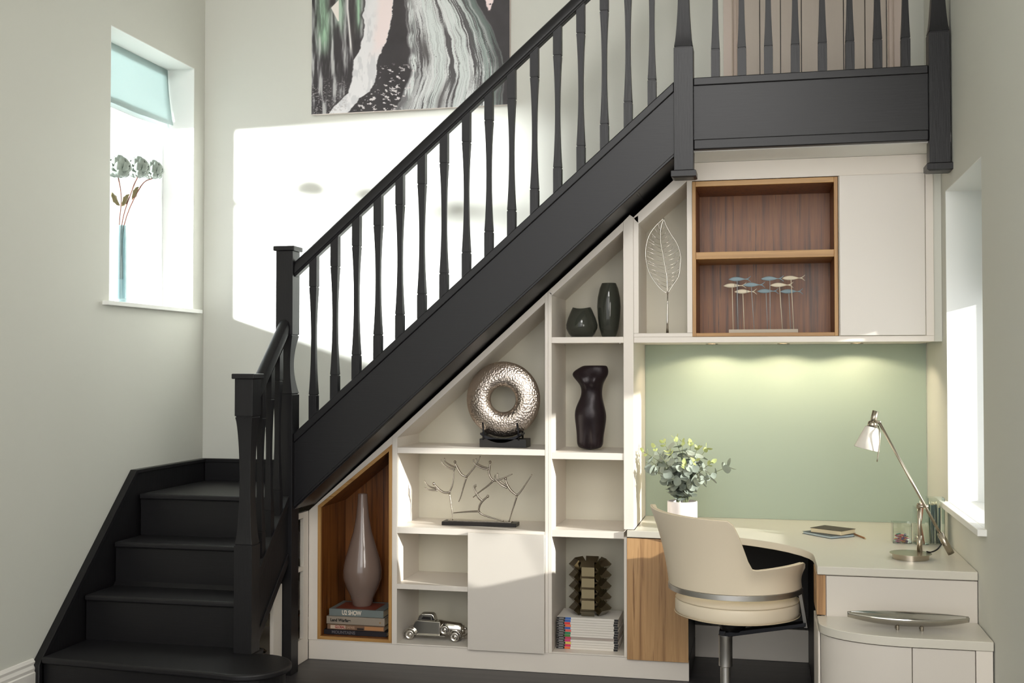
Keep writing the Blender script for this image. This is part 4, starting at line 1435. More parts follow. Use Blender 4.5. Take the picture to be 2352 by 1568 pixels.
t = thing('torso_sculpture', 'dark bronze headless female torso on the second shelf of the column', 'sculpture', (1.51, 0.2, 1.1385))
LR = [(0.000, 1.440, 1.582, 0.052), (0.060, 1.442, 1.581, 0.055), (0.125, 1.436, 1.592, 0.062), (0.175, 1.428, 1.598, 0.068), (0.215, 1.430, 1.592, 0.066), (0.255, 1.450, 1.580, 0.056), (0.295, 1.468, 1.573, 0.048), (0.335, 1.464, 1.577, 0.052), (0.355, 1.450, 1.583, 0.060), (0.383, 1.426, 1.600, 0.062), (0.398, 1.416, 1.607, 0.058), (0.414, 1.420, 1.609, 0.052), (0.428, 1.440, 1.608, 0.046), (0.442, 1.464, 1.604, 0.040), (0.447, 1.478, 1.598, 0.034), (0.448, 1.49, 1.590, 0.028)]
bm = bmesh.new()
rows = []
seg = 36
for h, a, b, dp in LR:
    row = []
    for k in range(seg):
        an = 2 * PI * k / seg
        ca_, sa_ = math.cos(an), math.sin(an)
        x = (a + b) / 2 + (b - a) / 2 * (abs(ca_) ** 0.85) * (1 if ca_ > 0 else -1)
        y = 0.2 + dp * (abs(sa_) ** 0.85) * (1 if sa_ > 0 else -1)
        if sa_ < 0:
            u_ = (x - (a + b) / 2) / ((b - a) / 2)
            y -= 0.026 * math.exp(-((h - 0.365) / 0.025) ** 2) * (math.exp(-((u_ - 0.38) / 0.26) ** 2) + math.exp(-((u_ + 0.42) / 0.26) ** 2))   # bust
            y += 0.030 * math.exp(-((u_ + 0.02) / 0.16) ** 2) * max(0, 1 - h / 0.15)      # gap between the thighs
            y -= 0.010 * math.exp(-((h - 0.20) / 0.04) ** 2) * math.exp(-(u_ / 0.6) ** 2)  # belly
        nz = mnoise.noise(Vector((x * 30, y * 30, h * 30))) * 0.0025
        row.append(bm.verts.new((x + nz, y + nz, 1.1385 + h)))
    rows.append(row)
for a, b in zip(rows[:-1], rows[1:]):
    for k in range(seg):
        bm.faces.new((a[k], a[(k + 1) % seg], b[(k + 1) % seg], b[k]))
bm.faces.new(rows[0])
bm.faces.new(list(reversed(rows[-1])))
o = build('torso', bm, M['torso'], t, smooth=True)
o.modifiers.new('sub', 'SUBSURF').render_levels = 2
o.modifiers['sub'].levels = 1

cols = [(222, 110, 60), (206, 40, 84), (224, 196, 96), (214, 60, 120), (196, 60, 90), (70, 130, 60), (40, 130, 90), (226, 96, 92), (60, 90, 170), (240, 110, 70), (220, 60, 66), (50, 96, 180), (60, 100, 170)]
cname = ['orange', 'crimson', 'yellow', 'magenta', 'rose', 'leaf green', 'teal green', 'salmon', 'royal blue', 'light orange', 'scarlet', 'bright blue', 'deep blue']
ordn = ['bottom', 'second from the bottom', 'third from the bottom', 'fourth from the bottom', 'fifth from the bottom', 'sixth from the bottom', 'middle', 'sixth from the top', 'fifth from the top', 'fourth from the top', 'third from the top', 'second from the top', 'topmost']
mh = 0.0127
for i in range(13):
    z = BT + 0.0004 + i * mh
    xo = 0.001 * ((i * 7) % 5 - 2)
    t = thing('magazine', 'white spined magazine with %s block, %s of the stack' % (cname[i], ordn[i]), 'magazine', (1.51, 0.17, z), 'magazines stacked under the metal tower')
    xa, xb, ya, yb = 1.352 + xo, 1.672 + xo, 0.075, 0.29
    B('magazine_block', xa, xb, ya, yb, z, z + mh - 0.0008, flat('mag_grey', (170, 158, 150)) if i == 4 else M['white_paper'], t, bevel=0.001)
    B('spine_print', xa - 0.0003, xa + 0.044, ya - 0.0008, ya + 0.01, z + 0.0006, z + mh - 0.0014, flat('mag_black', (24, 22, 24)), t, bevel=0)
    B('spine_print', xa + 0.044, xa + 0.074, ya - 0.0008, ya + 0.01, z + 0.0006, z + mh - 0.0014, flat('mag_%d' % i, cols[i]), t, bevel=0)
    B('spine_print', xb - 0.020, xb + 0.0003, ya - 0.0008, ya + 0.01, z + 0.0006, z + mh - 0.0014, M['mag_black'], t, bevel=0)
    B('spine_line', xa + 0.012, xa + 0.036, ya - 0.0013, ya, z + 0.004, z + 0.0068, flat('mag_silver', (180, 180, 184)), t, bevel=0)
ZT = BT + 0.0004 + 13 * mh
t = thing('metal_tower', 'dark chrome faceted ornament standing on the stack of magazines', 'ornament', (1.512, 0.19, ZT))
side = 0.041
for tier in range(5):
    bm = bmesh.new()
    zc_ = ZT + 0.0295 + tier * 0.0575
    for k in range(6):
        a = rad(-90 + 60 * k)
        rc_ = 0.078
        ln = 0.034
        ta = Vector((-math.sin(a), math.cos(a), 0))
        ra = Vector((math.cos(a), math.sin(a), 0))
        c = Vector((1.512, 0.19, zc_)) + ra * rc_
        q4 = [(-0.029, 0), (0, -0.029), (0.029, 0), (0, 0.029)]
        A1 = [bm.verts.new(c - ta * ln * (1 + 4.0 * p) + ra * p * 1.0 * 1.0 + Vector((0, 0, w_))) for p, w_ in q4]
        C1 = [bm.verts.new(c + ta * ln * (1 + 4.0 * p) + ra * p + Vector((0, 0, w_))) for p, w_ in q4]
        for j in range(4):
            bm.faces.new((A1[j], A1[(j + 1) % 4], C1[(j + 1) % 4], C1[j]))
        bm.faces.new(A1)
        bm.faces.new(list(reversed(C1)))
    build('faceted_ring', bm, flat_chrome := M.setdefault('tower', mat('smoked_chrome', (150, 142, 124), 0.08, 1.0)), t)

# ------------------------------------------------------------------ leaf sculpture
t = thing('leaf_sculpture', 'openwork silver wire leaf on a stem in the narrow niche of the wall cabinet', 'sculpture', (1.925, 0.15, 1.751))
Yl = 0.15
lef = [(1.909, 2.355), (1.864, 2.313), (1.831, 2.264), (1.815, 2.206), (1.813, 2.152), (1.826, 2.088), (1.85, 2.038), (1.888, 1.988), (1.926, 1.960)]
rig = [(1.909, 2.355), (1.918, 2.321), (1.945, 2.27), (1.976, 2.22), (1.994, 2.162), (1.993, 2.112), (1.984, 2.05), (1.955, 2.005), (1.927, 1.960)]
mid = [(1.909, 2.350), (1.893, 2.30), (1.893, 2.222), (1.904, 2.168), (1.913, 2.109), (1.924, 2.042), (1.927, 1.96)]
T('leaf_outline', smooth_pts([(x, Yl, z) for x, z in lef], 4), 0.0028, M['chrome'], t)
T('leaf_outline', smooth_pts([(x, Yl, z) for x, z in rig], 4), 0.0028, M['chrome'], t)
T('leaf_midrib', smooth_pts([(x, Yl - 0.006, z) for x, z in mid], 4), 0.003, M['chrome'], t)
bm = bmesh.new()
xi = lambda pts, z: float(np.interp(z, [p[1] for p in pts][::-1], [p[0] for p in pts][::-1]))
rnd = random.Random(11)
for k in range(15):
    z = 1.99 + 0.0225 * k
    xm = xi(mid, z)
    for sgn, side_ in ((-1, lef), (1, rig)):
        z2 = min(z + 0.035 + 0.01 * rnd.random(), 2.34)
        xe = xi(side_, z2)
        if abs(xe - xm) < 0.012:
            continue
        p1 = (xm, Yl - 0.005, z)
        pm_ = ((xm * 0.45 + xe * 0.55), Yl + 0.004, z + 0.012 + 0.012 * rnd.random())
        p2 = (xe, Yl, z2)
        tube(bm, smooth_pts([p1, pm_, p2], 4), 0.0014, 6)
        if k % 2 == 0 and abs(xe - xm) > 0.04:
            zf = min(z2 + 0.03, 2.33)
            tube(bm, [pm_, (xi(side_, zf), Yl, zf)], 0.001, 5)
build('leaf_veins', bm, M['chrome'], t, smooth=True)
T('stem', [(1.927, Yl, 1.965), (1.926, Yl, 1.90), (1.925, Yl, 1.82), (1.925, Yl, 1.756)], [0.003, 0.0035, 0.0045, 0.0075], M['chrome'], t, 12)
L('foot', [(0, 0), (0.03, 0), (0.03, 0.003), (0.009, 0.006), (0, 0.006)], 1.925, Yl, M['chrome'], t, seg=28, z0=1.7508)

# ------------------------------------------------------------------ shoal of fish on rods
t = thing('fish_ornament', 'shoal of nine small blue and white wooden fish on rods, in the oak box', 'ornament', (2.41, 0.15, 1.7497))
zb0 = 1.7497
B('base', 2.240, 2.584, 0.115, 0.185, zb0, zb0 + 0.0205, M['base_w'], t)
F = {'b1': [2.239, 2.028, 2.352, 2.282, 2.286], 'w1': [2.213, 1.996, 2.328, 2.257, 2.261], 'b2': [2.313, 1.997, 2.422, 2.353, 2.367], 'w2': [2.268, 1.964, 2.381, 2.311, 2.317], 'b3': [2.402, 2.027, 2.515, 2.446, 2.447], 'w3': [2.506, 2.029, 2.62, 2.551, 2.563], 'w4': [2.448, 1.994, 2.562, 2.494, 2.507], 'b4': [2.382, 1.966, 2.49, 2.427, 2.433], 'b5': [2.497, 1.963, 2.611, 2.54, 2.548]}
YO = {'b1': 0.140, 'w1': 0.150, 'b2': 0.130, 'w2': 0.145, 'b3': 0.128, 'w3': 0.138, 'w4': 0.132, 'b4': 0.165, 'b5': 0.168}
for key, (xn, zc_, xt, xr, xb) in F.items():
    y = YO[key]
    mtl = M['fish_w'] if key[0] == 'w' else M['fish_b']
    ln = xt - xn
    bm = bmesh.new()
    rows = []
    for k in range(11):
        f_ = k / 10
        hh = 0.0135 * math.sin(PI * min(1, f_ * 1.05)) ** 0.8 if f_ < 0.92 else 0.002
        hh = max(hh * (1 - 0.35 * f_), 0.0022)
        if k == 0:
            hh = 0.0006
        x = xn + ln * 0.78 * f_
        zz = zc_ + 0.0015 * math.sin(PI * f_)
        row = [bm.verts.new((x, y + 0.35 * hh * math.sin(2 * PI * j / 10), zz + hh * math.cos(2 * PI * j / 10))) for j in range(10)]
        rows.append(row)
    for a, b in zip(rows[:-1], rows[1:]):
        for j in range(10):
            bm.faces.new((a[j], a[(j + 1) % 10], b[(j + 1) % 10], b[j]))
    bm.faces.new(rows[0])
    bm.faces.new(list(reversed(rows[-1])))
    xs_ = xn + ln * 0.76
    tube(bm, smooth_pts([(xs_, y, zc_), (xs_ + ln * 0.12, y, zc_ + 0.004), (xt, y, zc_ + 0.0155)], 3), [0.0024] * 4 + [0.0018, 0.0014, 0.001], 6)
    tube(bm, smooth_pts([(xs_, y, zc_), (xs_ + ln * 0.12, y, zc_ - 0.003), (xt, y, zc_ - 0.0145)], 3), [0.0024] * 4 + [0.0018, 0.0014, 0.001], 6)
    fo = build('fish', bm, mtl, t, smooth=True)
    fo['label'] = ('white' if key[0] == 'w' else 'blue') + ' wooden fish'
    T('rod', [(xb, y, zb0 + 0.02), (xr, y, zc_ - 0.006)], 0.0021, M['fish_w'] if key[0] == 'w' else flat('grey_rod', (160, 160, 160)), t, 6)
    if key in ('w1', 'w2'):
        xs_ = xn + ln * (0.50 if key == 'w1' else 0.56)
        B('stripe', xs_, xs_ + 0.0016, y - 0.0052, y - 0.003, zc_ - 0.009, zc_ + 0.009, M['fish_line'], fo, bevel=0)

# ------------------------------------------------------------------ desk: plant
t = thing('potted_plant', 'artificial eucalyptus plant in a white cylindrical pot on the desk', 'plant', (2.0, 0.14, 0.751))
L('pot', [(0, 0), (0.074, 0), (0.077, 0.004), (0.077, 0.135), (0.071, 0.137), (0.070, 0.115), (0, 0.113)], 2.0, 0.14, M['pot'], t, seg=48, z0=0.751)
L('soil', [(0, 0), (0.0695, 0), (0.0695, 0.004), (0, 0.006)], 2.0, 0.14, M['soil'], t, seg=24, z0=0.8645)


def leaf_mesh(name, ln, wd, m):
    bm = bmesh.new()
    rows = []
    for i in range(6):
        f_ = i / 5
        w = wd * (math.sin(PI * (0.04 + 0.92 * f_)) ** 0.7)
        zc2 = 0.18 * ln * math.sin(PI * f_)
        rows.append([bm.verts.new((j * w, ln * f_, -zc2 * 0.5 + 0.12 * w * abs(j))) for j in (-1, -0.55, 0, 0.55, 1)])
    for a, b in zip(rows[:-1], rows[1:]):
        for j in range(4):
            bm.faces.new((a[j], a[j + 1], b[j + 1], b[j]))
    me_ = bpy.data.meshes.new(name)
    bm.to_mesh(me_)
    bm.free()
    me_.materials.append(m)
    for p in me_.polygons:
        p.use_smooth = True
    return me_


LM = [leaf_mesh('leaf', 0.056, 0.027, M['leaf']), leaf_mesh('leaf', 0.048, 0.024, M['leaf']), leaf_mesh('leaf', 0.034, 0.011, M['leaf_y'])]
rnd = random.Random(23)
tips = [(1.806, 1.140, 0.10), (1.835, 1.085, 0.18), (1.865, 1.165, 0.06), (1.905, 1.185, 0.14), (1.945, 1.150, 0.02), (1.965, 1.205, 0.18), (2.005, 1.195, 0.08), (2.045, 1.185, 0.16), (2.085, 1.170, 0.05), (2.125, 1.160, 0.13), (2.075, 1.110, 0.00), (2.150, 1.090, 0.10), (2.232, 1.070, 0.12), (2.150, 1.020, 0.03), (1.865, 1.055, 0.02), (1.900, 1.060, 0.22), (2.085, 1.045, 0.22), (2.020, 1.090, -0.03), (1.955, 1.020, 0.0), (2.065, 0.99, 0.04), (1.93, 0.985, 0.08), (2.0, 1.04, 0.24)]
nleaf = 0
for (tx, tz, ty) in tips:
    p0 = Vector((2.0 + rnd.uniform(-0.03, 0.03), 0.14 + rnd.uniform(-0.03, 0.03), 0.868))
    p3 = Vector((tx, ty, tz))
    pm_ = p0.lerp(p3, 0.5) + Vector(((p0.x - p3.x) * 0.22, (p0.y - p3.y) * 0.2, 0.02))
    path = smooth_pts([p0, pm_, p3], 6)
    T('twig', path, [0.0028 - 0.0016 * i / (len(path) - 1) for i in range(len(path))], M['stem'], t, 5)
    n = len(path)
    total = (p3 - p0).length
    cnt = max(4, int(total / 0.033))
    for k in range(cnt):
        f_ = 0.22 + 0.78 * k / (cnt - 1)
        ii = min(n - 2, int(f_ * (n - 1)))
        pos = path[ii].lerp(path[ii + 1], f_ * (n - 1) - ii)
        d_ = (path[ii + 1] - path[ii]).normalized()
        tipz = f_ > 0.86
        base_a = rnd.uniform(0, PI)
        for s_ in (0, 1):
            a = base_a + PI * s_ + rnd.uniform(-0.3, 0.3)
            side_ = d_.orthogonal().normalized()
            side_ = Matrix.Rotation(a, 3, d_) @ side_
            dirv = (side_ * 1.0 + d_ * (0.9 if tipz else 0.25)).normalized()
            nrm = (d_ - dirv * d_.dot(dirv)).normalized()
            xax = dirv.cross(nrm).normalized()
            Mx = Matrix((xax, dirv, nrm)).transposed().to_4x4()
            o = bpy.data.objects.new('leaf', LM[2] if tipz and tz > 1.08 else LM[nleaf % 2])
            COL.objects.link(o)
            o.parent = t
            o.rotation_euler = (Mx @ Matrix.Rotation(rnd.uniform(-0.4, 0.4), 4, 'Y') @ Matrix.Rotation(rnd.uniform(-0.3, 0.3), 4, 'X')).to_euler()
            o.location = pos - org(t)
            sc = rnd.uniform(0.75, 1.15) * (0.9 if f_ > 0.7 else 1.0)
            o.scale = (sc, sc, sc)
            nleaf += 1

# ------------------------------------------------------------------ desk: notebooks and pencil
def slab(name, corners, z0_, z1_, m, parent, bevel=0.001):
    bm = bmesh.new()
    prism(bm, corners, z0_, z1_, 'XY')
    return build(name, bm, m, parent, bevel=bevel)


def quad(cx, cy, w, h, ang, inset=0.0, sh=(0, 0)):
    c, s = math.cos(rad(ang)), math.sin(rad(ang))
    out = []
    for a, b in ((-1, -1), (1, -1), (1, 1), (-1, 1)):
        x, y = a * (w / 2 - inset) + sh[0], b * (h / 2 - inset) + sh[1]
        out.append((cx + x * c - y * s, cy + x * s + y * c))
    return out


t = thing('notebook', 'thin notebook with slate blue covers under the brown book on the desk', 'book', (2.715, 0.03, 0.751), 'notebooks lying on the desk')
flat('slate', (62, 76, 84))
cN = (2.72, 0.03, 0.20, 0.155, -50)
slab('cover', quad(*cN), 0.751, 0.7525, M['slate'], t)
slab('pages', quad(*cN, 0.004), 0.7526, 0.7615, flat('blue_pages', (188, 200, 204)), t, 0)
slab('cover', quad(*cN), 0.7616, 0.763, M['slate'], t)
t = thing('notebook', 'small book with a dark brown cover and cream pages on top of the slate notebook', 'book', (2.74, 0.04, 0.7635), 'notebooks lying on the desk')
flat('brown_cover', (52, 36, 24))
cN = (2.742, 0.035, 0.175, 0.13, -35)
slab('cover', quad(*cN), 0.7632, 0.7645, M['brown_cover'], t)
slab('pages', quad(*cN, 0.003), 0.7646, 0.7835, M['paper'], t, 0)
slab('cover', quad(*cN), 0.7836, 0.7852, M['brown_cover'], t)
t = thing('pencil', 'brown wooden pencil lying on the desk beside the notebooks', 'pencil', (2.865, 0.0, 0.754))
bm = bmesh.new()
pa, pb = Vector((2.842, 0.085, 0.7548)), Vector((2.886, -0.065, 0.7548))
tube(bm, [pa, pb], 0.0038, 6)
build('barrel', bm, flat('pencil_brown', (150, 96, 52)), t)
dv = (pb - pa).normalized()
T('point', [pb, pb + dv * 0.016], [0.0037, 0.0008], M['paper'], t, 6)

# ------------------------------------------------------------------ desk: acrylic pots
def acrylic(cx, cy, w, dp, h, ang, label, contents):
    t = thing('acrylic_pot', label, 'container', (cx, cy, 0.751))
    th = 0.003
    z0_ = 0.751
    R_ = Matrix.Translation((cx, cy, 0)) @ Matrix.Rotation(rad(ang), 4, 'Z')
    bm = bmesh.new()
    for b in ((-w / 2, w / 2, -dp / 2, -dp / 2 + th, z0_, z0_ + h), (-w / 2, w / 2, dp / 2 - th, dp / 2, z0_, z0_ + h), (-w / 2, -w / 2 + th, -dp / 2 + th, dp / 2 - th, z0_, z0_ + h), (w / 2 - th, w / 2, -dp / 2 + th, dp / 2 - th, z0_, z0_ + h), (-w / 2 + th, w / 2 - th, -dp / 2 + th, dp / 2 - th, z0_, z0_ + th)):
        box(bm, *b)
    bmesh.ops.transform(bm, matrix=R_, verts=bm.verts)
    build('acrylic_walls', bm, M['clear'], t)
    return R_


rnd = random.Random(3)
R_ = acrylic(3.045, -0.130, 0.085, 0.085, 0.095, 0, 'low clear acrylic box holding coloured paper clips', None)
clipc = [(196, 44, 70), (220, 70, 130), (40, 70, 160), (30, 130, 120), (230, 160, 50), (120, 50, 140), (210, 60, 50)]
for k in range(46):
    c = clipc[k % 7]
    t = thing('paper_clip', '%s paper clip in the pile in the low acrylic box' % ['crimson', 'pink', 'blue', 'teal', 'yellow', 'purple', 'red'][k % 7], 'paper clip', (3.045, -0.13, 0.76), 'paper clips in the acrylic box')
    layer = k // 9
    p = Vector((3.045 + rnd.uniform(-0.022, 0.022), -0.130 + rnd.uniform(-0.022, 0.022), 0.757 + 0.0062 * layer + rnd.uniform(0, 0.002)))
    a = rnd.uniform(0, PI)
    el = rnd.uniform(-0.22, 0.22)
    dx = Vector((math.cos(a) * math.cos(el), math.sin(a) * math.cos(el), math.sin(el)))
    dy = Vector((-math.sin(a), math.cos(a), 0))
    pts_ = [p + dx * u_ + dy * w_ for u_, w_ in ((0.010, 0.003), (-0.010, 0.003), (-0.013, 0), (-0.010, -0.003), (0.011, -0.003), (0.0145, 0), (0.012, 0.0045), (-0.006, 0.0045))]
    T('clip_wire', pts_, 0.0013, flat('clip_%d' % (k % 7), c, 0.4), t, 5)

R_ = acrylic(3.128, -0.165, 0.058, 0.058, 0.175, 8, 'tall clear acrylic pot of reddish pencils behind the lamp stem', None)
for k in range(9):
    px_1, py_1 = 3.128 + 0.016 * math.cos(k * 2.4) * (0.4 + 0.6 * (k % 3) / 2), -0.165 + 0.016 * math.sin(k * 2.4) * (0.4 + 0.6 * (k % 3) / 2)
    qx, qy = 3.128 + (px_1 - 3.128) * -0.9, -0.165 + (py_1 + 0.165) * -0.9
    h = 0.165 + 0.02 * ((k * 5) % 4) / 3
    t = thing('pencil', ['orange', 'copper', 'rust', 'pink'][k % 4] + ' pencil in the tall acrylic pot behind the lamp stem', 'pencil', (px_1, py_1, 0.755), 'pencils in the pot behind the lamp stem')
    pa = Vector((px_1, py_1, 0.7548))
    pb = Vector((qx, qy, 0.7548 + h))
    T('barrel', [pa, pb], 0.0036, flat('pc_%d' % (k % 4), [(190, 110, 60), (176, 110, 84), (170, 80, 50), (220, 130, 140)][k % 4]), t, 6)
    T('point', [pb, pb + (pb - pa).normalized() * 0.014], [0.0035, 0.0007], M['paper'], t, 6)
R_ = acrylic(3.198, -0.125, 0.075, 0.075, 0.215, 0, 'tall clear acrylic pot of dark green pencils near the right wall', None)
for k in range(12):
    a = k * 2.4
    rr = 0.027 * math.sqrt((k + 0.5) / 12)
    pa = Vector((3.198 + rr * math.cos(a), -0.125 + rr * math.sin(a), 0.7548))
    pb = Vector((3.198 + 1.08 * rr * math.cos(a + 0.12), -0.125 + 1.08 * rr * math.sin(a + 0.12), 0.7548 + 0.165 + 0.014 * ((k * 7) % 5) / 4))
    t = thing('pencil', 'dark %s pencil standing in the pot near the right wall' % ['green', 'teal', 'blue green'][k % 3], 'pencil', tuple(pa), 'pencils in the pot near the right wall')
    T('barrel', [pa, pb], 0.0037, flat('pg_%d' % (k % 3), [(20, 76, 54), (24, 72, 80), (16, 56, 60)][k % 3]), t, 6)
    T('point', [pb, pb + (pb - pa).normalized() * 0.015], [0.0036, 0.0007], M['paper'], t, 6)

# ------------------------------------------------------------------ desk lamp
t = thing('desk_lamp', 'brushed nickel balance arm desk lamp with a white glass shade', 'lamp', (3.028, -0.60, 0.751))
yl = -0.555
L('base', [(0, 0), (0.076, 0), (0.076, 0.003), (0.0765, 0.021), (0.087, 0.0225), (0.087, 0.0245), (0, 0.0265)], 3.030, -0.60, M['nickel'], t, seg=56, z0=0.751)
T('post', [(3.073, yl, 0.776), (3.073, yl, 0.985)], 0.0085, M['nickel'], t, 20)
T('post_collar', [(3.073, yl, 0.776), (3.073, yl, 0.845)], 0.0115, M['nickel'], t, 20)
T('pivot', [(3.060, yl - 0.012, 0.973), (3.108, yl - 0.012, 0.973)], 0.008, M['nickel'], t, 16)
aT, aB = Vector((2.905, yl - 0.026, 1.338)), Vector((3.197, yl - 0.026, 0.778))
T('arm', [aT, aB], 0.0062, M['nickel'], t, 16)
dv = (aB - aT).normalized()
T('counterweight', [aB - dv * 0.095, aB + dv * 0.004], 0.0145, M['nickel'], t, 24)
T('head_joint', [(2.878, yl - 0.012, 1.325), (2.893, yl - 0.012, 1.386)], 0.0135, M['nickel'], t, 20)
T('joint_screw', [(2.890, yl - 0.022, 1.338), (2.912, yl - 0.026, 1.338)], 0.006, M['nickel'], t, 12)
# shade: cone leaning to the left
axis0 = Vector((2.884, yl - 0.012, 1.345))
axd = Vector((-0.24, 0.0, -1.0)).normalized()
zt = -axd
xt_ = Vector((0, 1, 0)).cross(zt).normalized()
Mx = Matrix((xt_, Vector((0, 1, 0)), zt)).transposed().to_4x4()
Mx.translation = axis0
bm = bmesh.new()
lathe(bm, [(0.024, -0.030), (0.030, -0.036), (0.055, -0.128), (0.0535, -0.130), (0.051, -0.127), (0.027, -0.040), (0.020, -0.032)], 0, 0, 40, False, 0, Mx)
build('lamp_shade', bm, M['shade'], t, smooth=True)
bm = bmesh.new()
lathe(bm, [(0, -0.004), (0.016, -0.006), (0.021, -0.012), (0.022, -0.036), (0.0, -0.036)], 0, 0, 32, False, 0, Mx)
build('shade_collar', bm, M['nickel'], t, smooth=True)
T('pull_rod', smooth_pts([(2.900, yl - 0.028, 1.322), (2.905, yl - 0.058, 1.30), (2.903, yl - 0.068, 1.25), (2.892, yl - 0.066, 1.168)], 5), 0.0026, M['nickel'], t, 8)
T('cord', smooth_pts([aB - dv * 0.088, (3.165, yl, 0.82), (3.148, yl, 0.79), (3.118, yl - 0.02, 0.778), (3.098, yl - 0.03, 0.781)], 6), 0.0032, M['cord'], t, 8)

# ------------------------------------------------------------------ tray on the low cabinet
t = thing('tray', 'long boat shaped polished metal tray on two feet, on the low cabinet', 'tray', (2.96, -1.05, 0.546))
bm = bmesh.new()
NL, NW = 28, 12
hl_ = 0.228
outer = []
inner = []
for i in range(NL + 1):
    u_ = -1 + 2 * i / NL
    x = 2.963 + hl_ * u_
    wv = 0.012 + 0.068 * (1 - abs(u_) ** 2.1)
    bz = 0.560 + 0.024 * abs(u_) ** 2.2 - (0.0)
    rz_ = 0.600 + 0.004 * u_ ** 2
    ro_, ri_ = [], []
    for j in range(NW + 1):
        v_ = -1 + 2 * j / NW
        prof_ = abs(v_) ** 2.6
        y = -1.055 + wv * v_
        ro_.append(bm.verts.new((x, y, bz + (rz_ - bz) * prof_)))
        ri_.append(bm.verts.new((x, -1.055 + (wv - 0.0035) * v_, min(bz + 0.0035 + (rz_ - bz - 0.0035) * prof_, rz_))))
    outer.append(ro_)
    inner.append(ri_)
for i in range(NL):
    for j in range(NW):
        bm.faces.new((outer[i][j], outer[i + 1][j], outer[i + 1][j + 1], outer[i][j + 1]))
        bm.faces.new((inner[i][j], inner[i][j + 1], inner[i + 1][j + 1], inner[i + 1][j]))
    for j in (0, NW):
        bm.faces.new((outer[i][j], inner[i][j], inner[i + 1][j], outer[i + 1][j]))
for i in (0, NL):
    for j in range(NW):
        bm.faces.new((outer[i][j], outer[i][j + 1], inner[i][j + 1], inner[i][j]))
build('tray_body', bm, M['chrome'], t, smooth=True)
for x in (2.923, 3.014):
    for y in (-1.075, -1.035):
        L('foot', [(0, 0), (0.006, 0), (0.006, 0.017), (0, 0.017)], x, y, M['nickel'], t, seg=14, z0=0.546)

# ------------------------------------------------------------------ office chair
t = thing('desk_chair', 'cream leather swivel tub chair with a metal rim, pulled up to the desk', 'chair', (2.28, -0.44, 0))
CX, CY = 2.28, -0.44
AC, HS = 224.0, 128.0


def zt_at(d):
    """height of the upper edge of the shell, d = degrees from the middle of the back"""
    ad = abs(d)
    hi = 0.928 + 0.010 * (-d / 44.0)
    lo = 0.700
    s = min(max((ad - 43) / 19.0, 0), 1)
    s = s * s * (3 - 2 * s)
    arm = lo + 0.012 * math.sin(min(1, max(0, (ad - 67) / 50.0)) * PI / 2)
    return hi * (1 - s) + arm * s


NA, NV = 72, 12
bm = bmesh.new()
ZR = 0.585


def shell_pt(i, v, inn):
    d = -HS + 2 * HS * i / NA
    top_ = zt_at(d)
    edge = max(0.0, (abs(d) - (HS - 9)) / 9.0)
    top_ = top_ - 0.03 * edge ** 2.5
    z = ZR + (top_ - ZR) * v
    # front edges slope back towards the top
    dd = d
    if abs(d) > 60:
        dd = math.copysign(60 + (abs(d) - 60) * (1 - 0.13 * v ** 1.5), d)
    r_ = 0.302 + 0.245 * (z - ZR) - 0.012 * math.sin(PI * v)
    if inn:
        r_ -= 0.034 * (1 - 0.25 * v)
    a = rad(AC + dd)
    return Vector((CX + r_ * math.cos(a), CY + r_ * math.sin(a), z))


og = [[bm.verts.new(shell_pt(i, j / NV, False)) for j in range(NV + 1)] for i in range(NA + 1)]
ig = [[bm.verts.new(shell_pt(i, j / NV, True)) for j in range(NV + 1)] for i in range(NA + 1)]
for i in range(NA):
    for j in range(NV):
        bm.faces.new((og[i][j], og[i + 1][j], og[i + 1][j + 1], og[i][j + 1]))
        bm.faces.new((ig[i][j], ig[i][j + 1], ig[i + 1][j + 1], ig[i + 1][j]))
    bm.faces.new((og[i][NV], og[i + 1][NV], ig[i + 1][NV], ig[i][NV]))
    bm.faces.new((og[i][0], ig[i][0], ig[i + 1][0], og[i + 1][0]))
for i in (0, NA):
    for j in range(NV):
        bm.faces.new((og[i][j], og[i][j + 1], ig[i][j + 1], ig[i][j]))
build('shell', bm, M['leather'], t, bevel=0.010, seg=3)
top_path = [shell_pt(i, 1, False) + Vector((0, 0, -0.001)) for i in range(NA + 1)]
ends0 = [shell_pt(0, j / NV, False) for j in range(NV)]
ends1 = [shell_pt(NA, j / NV, False) for j in range(NV - 1, -1, -1)]
inset = [p + (Vector((CX, CY, p.z)) - p).normalized() * 0.009 for p in ends0 + top_path + ends1]
T('piping', inset, 0.0028, M['piping'], t, 6)
# metal rim
bm = bmesh.new()
rows = []
for i in range(NA + 1):
    a = rad(AC - HS + 2 * HS * i / NA)
    rows.append([bm.verts.new((CX + r_ * math.cos(a), CY + r_ * math.sin(a), z)) for r_, z in ((0.305, 0.562), (0.305, 0.585), (0.272, 0.585), (0.272, 0.562))])
for a, b in zip(rows[:-1], rows[1:]):
    for j in range(4):
        bm.faces.new((a[j], a[(j + 1) % 4], b[(j + 1) % 4], b[j]))
bm.faces.new(rows[0])
bm.faces.new(list(reversed(rows[-1])))
build('rim', bm, M['steel'], t, bevel=0.001)
